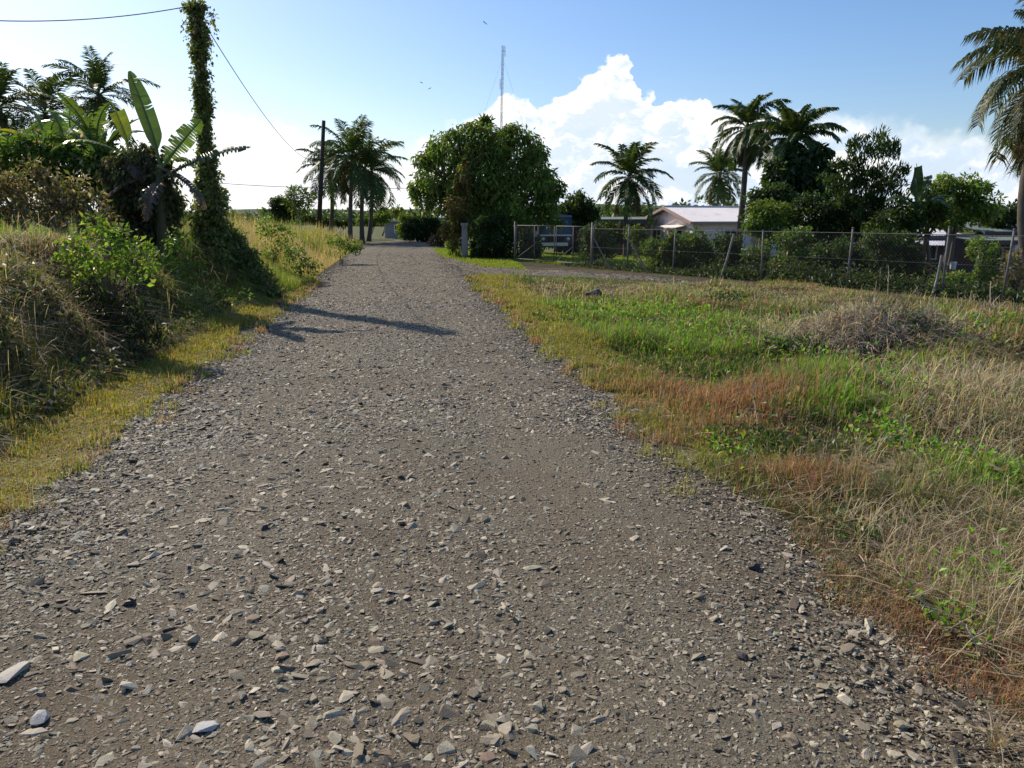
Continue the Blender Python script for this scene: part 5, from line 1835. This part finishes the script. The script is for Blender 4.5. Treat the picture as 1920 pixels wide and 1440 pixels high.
for yy_ in (0.05, W_ - 0.05):
    g.box(-0.06, 0.0, yy_ - 0.13, yy_ + 0.13, -0.6, H0 - 0.1)
g.obj('corner_pilaster', M_TRIM, root)
for (a, b) in ((3.9, 5.0), (1.2, 2.6)):
    window(root, a, b, 0.8, H0 - 0.62, 0.0, M_TRIM, -1, 2, 'y')
g = Geo()
g.prism([(H0 - 0.44, -0.75), (H0 - 0.36, -0.78), (H0 - 0.24, -0.02), (H0 - 0.32, -0.02)][::-1] if False else [(-0.75, H0 - 0.47), (-0.75, H0 - 0.41), (-0.02, H0 - 0.27), (-0.02, H0 - 0.33)], 0.8, 3.4, axis='y')
g.obj('window_hood', M_TRIM, root)
g = Geo()
g.box(-0.78, -0.68, 2.05, 2.15, -0.6, H0 - 0.44)
g.obj('hood_post', M_TRIM, root)
for a in (2.4, 6.0, 9.8, 13.2):
    window(root, a, a + 1.5, 0.8, H0 - 0.55, 0.0, M_TRIM, -1, 3, 'x')
g = Geo()
g.box(4.6, 5.45, -0.03, 0.0, -0.2, H0 - 0.5)
d_ = g.obj('door', M_BARGE, root)
g = Geo()
g.tube([(5.36, -0.03, 0.85), (5.36, -0.08, 0.85)], 0.03, 8)
g.obj('handle', M_CHROME, d_)

# low open carport beside it
sp = at_base(1070, 470, 52)
root = thing('open_shed', 'long low open shed with a flat dull green roof left of the pink house', 'shed', sp)
Ls, zt = 5.7, 1.72 - sp[2]
g = Geo()
corrugated(g, (-0.3, -0.3, zt - 0.05), (Ls, -0.3, zt - 0.05), (Ls, 4.2, zt + 0.12), (-0.3, 4.2, zt + 0.12))
g.obj('roof', M_ROOFG, root)
g = Geo()
g.box(-0.3, Ls, -0.35, -0.31, zt - 0.36, zt - 0.03)
g.obj('fascia', M_DARKWALL, root)
for q in range(4):
    g = Geo()
    xx = 0.1 + q * (Ls - 0.4) / 3
    g.box(xx - 0.06, xx + 0.06, -0.25, -0.13, -0.5, zt - 0.08)
    g.obj('post', M_GREYWOOD, root)
g = Geo()
g.box(-0.2, Ls - 0.1, 3.9, 4.0, -0.5, zt + 0.05)
g.box(2.6, 4.3, 1.9, 2.0, -0.5, zt - 0.1)
g.obj('wall', M_REDWALL, root)

# grey block house far up the road
bp = at_base(722, 440, 70)
root = thing('block_house', 'small grey block house with a flat pale roof at the far end of the road', 'house', bp)
g = Geo()
wz = E(722, 416, 70)[2] - bp[2]
g.box(0, 1.9, 0, 3.5, -0.5, wz)
g.obj('wall', M_BLOCK, root)
g = Geo()
g.box(-0.25, 2.2, -0.4, 3.8, wz + 0.003, wz + 0.16)
g.obj('roof', M_ROOFW, root)
window(root, 0.9, 1.6, wz - 0.95, wz - 0.3, 0.0, M_TRIM, -1, 2, 'x')
bp = at_base(796, 440, 75)
root = thing('distant_house', 'house showing only its pale roof above the clipped hedge', 'house', bp)
wz = E(800, 408, 75)[2] - bp[2]
g = Geo()
g.box(0, 3.2, 0, 3, -0.5, wz)
g.obj('wall', M_BLOCK, root)
g = Geo()
corrugated(g, (-0.3, -0.3, wz + 0.01), (3.5, -0.3, wz + 0.01), (3.5, 3.3, wz + 0.35), (-0.3, 3.3, wz + 0.35))
g.obj('roof', M_ROOFW, root)
window(root, 1.0, 2.2, wz - 1.1, wz - 0.3, 0.0, M_TRIM, -1, 2, 'x')

# low house with a pale corrugated roof
Yh = 44.0
lp = at_base(1670, 470, Yh)
root = thing('low_house', 'low house with a pale corrugated iron roof and verandah half hidden by dark trees', 'house', lp)
m = mpp(Yh)
zc = lambda py, Y=Yh: E(1740, py, Y)[2] - lp[2]
x1 = (1808 - 1670) * m
g = Geo()
g.box(0, x1 - 0.35, 0.0, 4.5, -0.4, zc(443))
g.obj('wall', M_DARKWALL, root)  # shade on this wall is put into its dark colour
g = Geo()
ev, rd = zc(441), zc(427)
ra, rb = (20 * m, 2.2, rd), ((1766 - 1670) * m, 2.2, rd)
corrugated(g, (-0.3, -0.35, ev), (x1, -0.35, ev), rb, ra)
corrugated(g, (x1, 4.9, ev), (-0.3, 4.9, ev), ra, rb)
corrugated(g, (x1, -0.35, ev), (x1, 4.9, ev), (rb[0], 2.21, rd), (rb[0], 2.19, rd))
corrugated(g, (-0.3, 4.9, ev), (-0.3, -0.35, ev), (ra[0], 2.19, rd), (ra[0], 2.21, rd))
g.obj('roof', M_ROOFW, root)
g = Geo()
g.box(-0.3, x1, -0.39, -0.355, ev - 0.22, ev - 0.02)
g.obj('fascia', M_DARKWALL, root)  # dark strip painting the shade below the eave
g = Geo()
corrugated(g, (0.8, -2.3, zc(457)), (x1 + 0.5, -2.3, zc(457)), (x1 + 0.5, -0.05, zc(449)), (0.8, -0.05, zc(449)))
g.obj('verandah_roof', M_ROOFW, root)
for q in (1.0, 2.4, 3.6, 4.5):
    g = Geo()
    g.box(q - 0.05, q + 0.05, -2.2, -2.1, -0.5, zc(457) - 0.02)
    g.obj('verandah_post', M_REDWALL if q > 3 else M_GREYWOOD, root)
window(root, 1.5, 2.6, zc(443) - 1.25, zc(443) - 0.5, 0.0, M_TRIM, -1, 2, 'x')
g = Geo()
c = E(1792, 466, 41.6)
prof = [(-0.2, 0.03), (-0.16, 0.12), (-0.05, 0.16), (0.06, 0.14), (0.1, 0.15)]
g.tube([(0, 0, a) for a, b in prof], [b for a, b in prof], 12)
g.tube([(0, 0, 0.1), (0, 0, 0.45)], 0.012, 5)
o = g.obj('hanging_pot', M_WHITE, None, tuple(c), label='round white pot hanging under the verandah of the low house', category='pot')

# house with a dark fascia at the right edge
Yr = 31.0
rp = at_base(1825, 480, Yr)
root = thing('dark_roofed_house', 'house with a long dark fascia and red brown post at the right edge', 'house', rp)
m = mpp(Yr)
zr = lambda py: E(1870, py, Yr)[2] - rp[2]
Lr = (2160 - 1825) * m
g = Geo()
corrugated(g, (-0.1, -0.3, zr(451)), (Lr, -0.3, zr(451)), (Lr, 1.9, zr(444)), (-0.1, 1.9, zr(444)))
corrugated(g, (1.25, 1.6, zr(437)), (Lr, 1.6, zr(437)), (Lr, 4.5, zr(418)), (1.25, 4.5, zr(418)))
g.obj('roof', M_ROOFG, root)
g = Geo()
g.box(-0.1, Lr, -0.36, -0.32, zr(458), zr(450))
g.box(1.25, Lr, 1.5, 1.56, zr(441), zr(435))
g.obj('fascia', M_DARKWALL, root)
g = Geo()
g.box(0.3, Lr - 0.1, 2.6, 2.7, -0.5, zr(441))
g.obj('wall', M_DARKWALL, root)
for (px, mt) in ((1832, M_GREYWOOD), (1897, M_TRIM), (1915, M_REDWALL), (1990, M_TRIM), (2070, M_REDWALL)):
    g = Geo()
    q = (px - 1825) * m
    ww = 0.07 if mt is not M_REDWALL else 0.14
    g.box(q - ww, q + ww, -0.24, -0.1, -0.5, zr(457.5))
    g.obj('verandah_post', mt, root)
window(root, 2.2, 3.4, zr(458) - 1.1, zr(458) - 0.25, 2.6, M_TRIM, -1, 2, 'x')

# odds and ends in the yard
q0 = E(1786, 506, 25)
q0[2] = max(q0[2], gz(q0[0], q0[1]))
g = Geo()
g.tube([(0, 0, 0), (0, 0, 0.03), (0, 0, 0.22), (0, 0, 0.25), (0, 0, 0.26)], [0.07, 0.085, 0.10, 0.11, 0.105], 16)
r = thing('white_bucket', 'white plastic bucket standing in the yard beside the low house', 'bucket', q0)
g.obj('tub', M_WHITE, r, smooth=True)
g = Geo()
g.tube([(0.105 * math.cos(a), -0.02, 0.24 + 0.13 * math.sin(a)) for a in np.linspace(0, math.pi, 10)], 0.006, 5)
g.obj('handle', M_GALV, r)
q0 = at_base(1735, 507, 24)
r = thing('rusty_frame', 'bent rusty pipe frame lying in the dark yard behind the fence', 'scrap metal', q0)
M_RUST = plain_material('rusty_iron', (0.30, 0.13, 0.07), 0.85, 0.35, 10.0)
g = Geo()
z0 = E(1735, 495, 24)[2] - q0[2]
g.tube([(-0.12, 0, z0 + 0.06), (0.05, 0, z0), (0.2, 0, z0 - 0.1), (0.12, 0, z0 - 0.2), (-0.2, 0, z0 - 0.22)], 0.035, 8)
for xx in (-0.18, 0.16):
    g.tube([(xx, 0, z0 - 0.2), (xx, 0.1, -0.1)], 0.025, 6)
    g.tube([(xx, 0.5, z0 - 0.2), (xx, 0.4, -0.1)], 0.025, 6)
g.tube([(-0.18, 0, z0 - 0.2), (-0.18, 0.5, z0 - 0.2), (0.16, 0.5, z0 - 0.2), (0.16, 0, z0 - 0.2)], 0.025, 6)
g.obj('pipe', M_RUST, r, smooth=True)

# ------------------------------------------------------------------ palms and trees of the yard
YARD = 'palms of the yard'
palm('palm_tree', 'coconut palm standing alone between the mango tree and the pink house', at_base(1174, 470, 46), E(1180, 332, 46), 31, n=24, length=2.75, r0=0.15, r1=0.11, group=YARD, lw=0.10, droop=1.3, dense=52, hang=0.6, dead=5)
palm('palm_tree', 'short coconut palm rising behind the roof of the pink house', at_base(1350, 470, 68), E(1350, 328, 68), 32, n=24, length=3.1, group=YARD, lw=0.12, droop=1.3)
palm('palm_tree', 'tallest palm with a shaggy beard of dead leaves right of the pink house', at_base(1381, 480, 41), E(1402, 240, 41), 33, n=24, length=2.35, r0=0.17, r1=0.12, group=YARD, lw=0.09, droop=1.7, hang=0.7, dense=54,
     skirt=320, dead=5)
palm('palm_tree', 'thick crowned palm wrapped in foliage right of the tallest palm', at_base(1492, 490, 38), E(1490, 262, 38), 34, n=34, length=2.3, r0=0.2, r1=0.16, group=YARD, lw=0.10, droop=1.5, hang=0.9, dense=56, dead=7, skirt=200)
palm('palm_tree', 'large olive fronded palm cut by the right edge of the photo', at_base(1945, 470, 21), E(1992, 128, 21), 35, n=40, length=2.75, r0=0.17, r1=0.13, pal='olive', group=YARD,
     elevs=(78, 55, 34, 14, -4, -20, -38, -55), lw=0.055, hang=1.15, dense=66, leaflet=0.95, droop=1.5, dead=9)
plant('leafy_tree', 'dark large leaved tree crowding the trunk of the thick crowned palm', 'tree', 1492, 490, 36.5, [(1470, 320, 34, 28), (1510, 330, 40, 34), (1450, 345, 26, 16), (1535, 290, 24, 18), (1490, 365, 50, 40), (1530, 365, 30, 30), (1548, 325, 24, 22), (1445, 375, 30, 26), (1500, 300, 34, 26)], 102,
      per=300, L=0.30, aspect=0.5, palette=DARK_PAL, droop=0.9, trunk_r=0.12, stems=1, sub=10)
plant('upright_tree', 'dark tree with upright tufted twigs standing against the white cloud', 'tree', 1635, 520, 26, [(1612, 285, 22, 32), (1648, 278, 22, 34), (1672, 285, 14, 26), (1598, 325, 28, 30), (1640, 335, 42, 36), (1590, 365, 28, 26), (1660, 370, 36, 32), (1620, 400, 48, 36), (1572, 310, 18, 10), (1686, 330, 16, 26), (1560, 345, 20, 12)], 103,
      per=420, L=0.17, aspect=0.26, palette=DARK_PAL, droop=-0.5, trunk_r=0.08, stems=2, up=0.9, sub=14, subr=0.3)
bb = at_base(1702, 520, 25)
banana('banana_plant', 'banana plant with one blunt upright leaf standing in the yard', bb, float(E(1702, 385, 25)[2] - bb[2]),
       [(170, 86, 1.3, 0.40, 0.05, 0.0, 0.0, [(1, (0.05, 0.10, 0.025))], 0.86, 70), (20, 72, 1.2, 0.42, 0.4, 0.1, 0.1, BAN), (0, 45, 1.3, 0.4, 1.0, 0.4, 0.3, BAN), (200, 30, 1.3, 0.4, 1.3, 0.5, 0.4, BAN), (-70, 30, 1.4, 0.42, 1.4, 0.4, 0.4, BAN)])
for (bl, Y, sd, lab, pal, L, pr) in [
        ([(1775, 352, 40, 24), (1815, 358, 40, 30), (1750, 385, 34, 30), (1800, 395, 46, 36), (1845, 390, 30, 28), (1760, 415, 36, 16)], 29, 111, 'sunlit yellow green tree above the low house', LIGHT_PAL, 0.17, 480),
        ([(1870, 405, 34, 22), (1905, 400, 30, 18), (1850, 425, 28, 14)], 34, 112, 'dark green tree behind the dark roofed house', DARK_PAL, 0.18, 480),
        ([(1440, 395, 38, 24), (1410, 420, 24, 22), (1470, 405, 40, 28), (1445, 430, 44, 18)], 27, 113, 'tree with a bright yellow green top right of the pink roof', LIGHT_PAL, 0.15, 560),
        ([(1520, 400, 44, 34), (1560, 420, 40, 34), (1500, 440, 44, 30), (1580, 385, 26, 26), (1545, 455, 50, 30)], 26.5, 114, 'dense dark tree between the two palms and the upright tree', DARK_PAL, 0.16, 620),
        ([(1420, 372, 22, 18), (1450, 362, 30, 22), (1420, 400, 30, 26), (1480, 385, 36, 30)], 30, 116, 'dark tree behind the yellow green topped tree', DARK_PAL, 0.17, 560),
        ([(1595, 395, 34, 34), (1580, 425, 36, 30), (1625, 425, 36, 28), (1570, 350, 18, 14), (1550, 330, 14, 8)], 27.5, 117, 'dark tree with a side branch left of the upright tree', DARK_PAL, 0.16, 560),
        ([(1740, 380, 30, 30), (1730, 410, 34, 30), (1765, 400, 26, 26), (1722, 350, 16, 18)], 26, 118, 'dark tree right of the blunt banana leaf', MID_PAL, 0.16, 560),
        ([(1685, 410, 30, 34), (1710, 420, 26, 40), (1660, 430, 34, 30), (1640, 440, 30, 26)], 24.5, 115, 'dense dark tree under the blunt banana leaf', DARK_PAL, 0.15, 640)]:
    plant('yard_tree', lab, 'tree', bl[0][0], 520, Y, bl, sd, per=pr, L=L, palette=pal, droop=0.5, trunk_r=0.09, stems=2, group='trees of the yard')
HG = 'shrubs along the fence'
for (bl, Y, sd, lab, pal, L) in [
        ([(1085, 385, 26, 34), (1065, 400, 24, 20), (1105, 400, 20, 24)], 44, 120, 'dark bushy shrub rising left of the lone palm', DARK_PAL, 0.2),
        ([(1060, 400, 22, 12), (1042, 404, 16, 9)], 46, 121, 'bright green clump over the roof of the open shed', LIGHT_PAL, 0.2),
        ([(1118, 440, 30, 22), (1118, 475, 30, 30), (1140, 460, 18, 30), (1100, 460, 18, 30)], 31.0, 122, 'dark rounded shrub right of the pipe gate', DARK_PAL, 0.13),
        ([(1190, 440, 20, 20), (1200, 460, 16, 24)], 36, 123, 'thin shrub in front of the open shed', MID_PAL, 0.15),
        ([(1015, 440, 34, 34), (1060, 445, 34, 30), (1030, 415, 40, 20)], 46, 134, 'dark shrub added as shade behind the parked truck', DARK_PAL, 0.2),  # added to darken the open view behind the gate, like tree shade
        ([(1140, 445, 34, 26), (1100, 450, 30, 26), (1090, 425, 26, 18)], 45, 135, 'dark shrub in front of the left end of the open shed', DARK_PAL, 0.2),
        ([(1262, 462, 12, 34), (1246, 478, 10, 28), (1276, 480, 10, 24)], 26.6, 136, 'spiky upright shrub in front of the gable of the pink house', MID_PAL, 0.2),
        ([(1235, 470, 30, 30), (1250, 495, 34, 26), (1222, 500, 22, 22)], 27.2, 124, 'mixed green shrub below the white gable window', MID_PAL, 0.12),
        ([(1300, 452, 34, 26), (1285, 485, 34, 30), (1325, 485, 34, 32)], 26.2, 125, 'dense green shrub in front of the pink house wall', MID_PAL, 0.12),
        ([(1365, 470, 30, 34), (1385, 495, 34, 26), (1350, 505, 24, 20)], 25.0, 126, 'dark shrub behind the leaning timber', DARK_PAL, 0.12),
        ([(1420, 470, 26, 30), (1430, 505, 30, 24)], 24.0, 127, 'small leaved shrub behind the fence post right of the leaning timber', MID_PAL, 0.11),
        ([(1490, 450, 34, 30), (1480, 490, 40, 34), (1520, 490, 36, 34)], 23.0, 128, 'broad green shrub between two fence posts', MID_PAL, 0.12),
        ([(1565, 480, 40, 40), (1600, 490, 36, 40), (1570, 515, 40, 22)], 22.0, 129, 'tall dark shrub behind the fence below the upright tree', DARK_PAL, 0.12),
        ([(1650, 470, 36, 44), (1690, 480, 36, 44), (1660, 515, 44, 24), (1710, 515, 30, 24)], 21.2, 130, 'dark spreading shrub left of the bent rusty frame', DARK_PAL, 0.12),
        ([(1785, 520, 34, 14), (1800, 530, 30, 12)], 21.5, 131, 'low yellow green shrub below the white bucket', LIGHT_PAL, 0.10),
        ([(1845, 470, 26, 30), (1850, 505, 24, 28), (1835, 520, 20, 18)], 19.2, 132, 'fresh green shrub on a bare stem near the right fence post', LIGHT_PAL, 0.11),
        ([(1905, 500, 28, 30), (1915, 530, 30, 26), (1885, 535, 24, 20)], 18.2, 133, 'straggly dry shrub at the right edge by the fence', DRY_PAL, 0.10)]:
    plant('shrub', lab, 'shrub', bl[0][0], 520, Y, bl, sd, per=900 if Y < 30 else 480, L=L, palette=pal, trunk_r=0.03, stems=4, group=HG)
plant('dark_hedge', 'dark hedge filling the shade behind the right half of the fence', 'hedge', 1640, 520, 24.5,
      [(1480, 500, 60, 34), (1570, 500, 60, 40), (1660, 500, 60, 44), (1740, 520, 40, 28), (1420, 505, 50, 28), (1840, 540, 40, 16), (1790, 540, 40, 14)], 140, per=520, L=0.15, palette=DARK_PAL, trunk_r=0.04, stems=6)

# weeds crowding the foot of the fence
g = Geo()
m = 15000
q = rng.uniform(3.2, 20, m)
off = rng.normal(0.45, 0.33, m)
x, y = FA[0] + FD[0] * q + FN[0] * off, FA[1] + FD[1] * q + FN[1] * off
hgt = np.abs(rng.normal(0, 0.17, m)) * np.clip(1 + 0.9 * bumps(x * 1.5, y * 1.5), 0.25, 2.2) * sstep(q, 3, 6)
leaf_geo(g, np.stack([x, y, ground_z(x, y) + hgt], 1), rng, 0.13, 0.4, droop=0.2, palette=DARK_PAL + [(1, (0.10, 0.075, 0.05))])
g.obj('fence_weeds', M_LEAF, kind='stuff')

# ------------------------------------------------------------------ dead wood in the field
def dead_stem(label, px, py, top, seed, r=0.012, forks=4, name='dead_sapling', cat='dead plant'):
    b = G(px, py)
    b[2] = gz(b[0], b[1])
    rng = np.random.RandomState(seed)
    root = thing(name, label, cat, b)
    g = Geo()
    t = to_local(E(top[0], top[1], b[1]), b)
    pts = limb(np.array([0, 0, -0.05]), t, rng, 7, 0.12)
    g.tube(pts, np.linspace(r, r * 0.45, 7), 5)
    for k in range(forks):
        p = pts[rng.randint(2, 6)]
        d = unit(rng.normal(size=3) + np.array([0, 0, 0.5])) * np.linalg.norm(t) * rng.uniform(0.2, 0.45)
        q = limb(p, p + d, rng, 5, 0.15)
        g.tube(q, np.linspace(r * 0.6, r * 0.2, 5), 4)
    g.obj('branch', M_TWIG, root)
    return root


dead_stem('thin forked dead sapling standing alone in the field near the right edge', 1853, 604, (1858, 528), 1, 0.018, 5)
dead_stem('crooked dead stem leaning left at the edge of the field', 1548, 548, (1535, 520), 2, 0.012, 1)
dead_stem('bare grey stem standing between two fence posts', 1665, 555, (1666, 498), 3, 0.010, 2)
dead_stem('forked bare stem just left of the dark spreading shrub', 1650, 545, (1652, 500), 4, 0.010, 1)
dead_stem('pale dead stem poking up from the brush heap', 1645, 660, (1632, 578), 5, 0.012, 3)
dead_stem('branched dead weed stalk standing in the red grass', 1418, 800, (1412, 716), 6, 0.008, 6)
dead_stem('dry stalk standing alone near the lane corner', 946, 553, (944, 490), 7, 0.010, 2)
dead_stem('long pale dead branch sprawled through the straw at lower right', 1800, 1180, (1700, 1105), 8, 0.005, 3, 'dead_branch', 'branch')
dead_stem('pale forked dead branch nearest the bottom right corner', 1885, 1250, (1800, 1165), 9, 0.0045, 4, 'dead_branch', 'branch')
dead_stem('bleached twig standing in the weeds at the middle right', 1690, 860, (1700, 775), 10, 0.007, 3)

c = G(1610, 665)
c[2] = gz(c[0], c[1])
rng = np.random.RandomState(200)
root = thing('brush_heap', 'grey brown heap of dead brush and vines in the middle of the field', 'brush heap', c)
g = Geo()
for k in range(1900):
    x, y = rng.normal(0, 0.5) + 0.12 * math.sin(k), rng.normal(0, 0.42)
    z = gz(c[0] + x, c[1] + y) - c[2] + abs(rng.normal(0, 0.07))
    d = unit(rng.normal(size=3) * np.array([1, 1, 0.35 if k % 9 else 1.6])) * rng.uniform(0.12, 0.4 if k % 9 else 0.6)
    p = np.array([x, y, z])
    V = [p + d * u + np.array([0, 0, 0.06 * math.sin(u * 3.1)]) for u in (0, 0.5, 1)]
    g.tube(V, [0.004, 0.0035, 0.002], 3, col=pick(rng, 1, [(3, (0.42, 0.35, 0.26)), (2, (0.27, 0.22, 0.17)), (1, STRAW)])[0], cap=False)
M_BRUSH = plain_material('dead_brush', (1, 1, 1), 0.9, 0.2, 20.0, spec=0.1, attr=True)
g.obj('twigs', M_BRUSH, root)
c = G(1715, 665)
c[2] = gz(c[0], c[1])
root = thing('brush_heap', 'darker lower heap of dead twigs just right of the big brush heap', 'brush heap', c)
g = Geo()
for k in range(1500):
    x, y = rng.normal(0, 0.4), rng.normal(0, 0.3)
    z = gz(c[0] + x, c[1] + y) - c[2] + abs(rng.normal(0, 0.09)) * math.exp(-(x * x + y * y) * 2) * 1.6
    d = unit(rng.normal(size=3) * np.array([1, 1, 0.5])) * rng.uniform(0.1, 0.35)
    p = np.array([x, y, z])
    V = [p + d * u + np.array([0, 0, 0.06 * math.sin(u * 3.1)]) for u in (0, 0.5, 1)]
    g.tube(V, [0.005, 0.004, 0.002], 3, col=pick(rng, 1, [(2, (0.25, 0.21, 0.17)), (1.5, (0.15, 0.12, 0.10)), (1, TAN)])[0], cap=False)
g.obj('twigs', M_BRUSH, root)

c = G(1868, 1395)
root = thing('dry_tuft', 'splayed tuft of straw coloured grass on the dirt at the bottom right corner', 'grass tuft', (c[0], c[1], gz(c[0], c[1])))
g = Geo()
arching(g, np.stack([rng.normal(0, 0.015, 46), rng.normal(0, 0.015, 46), np.zeros(46) - 0.005], 1), rng, 0.17, 0.0045, STRAWP, 0.9)
g.obj('blades', M_GRASS, root)
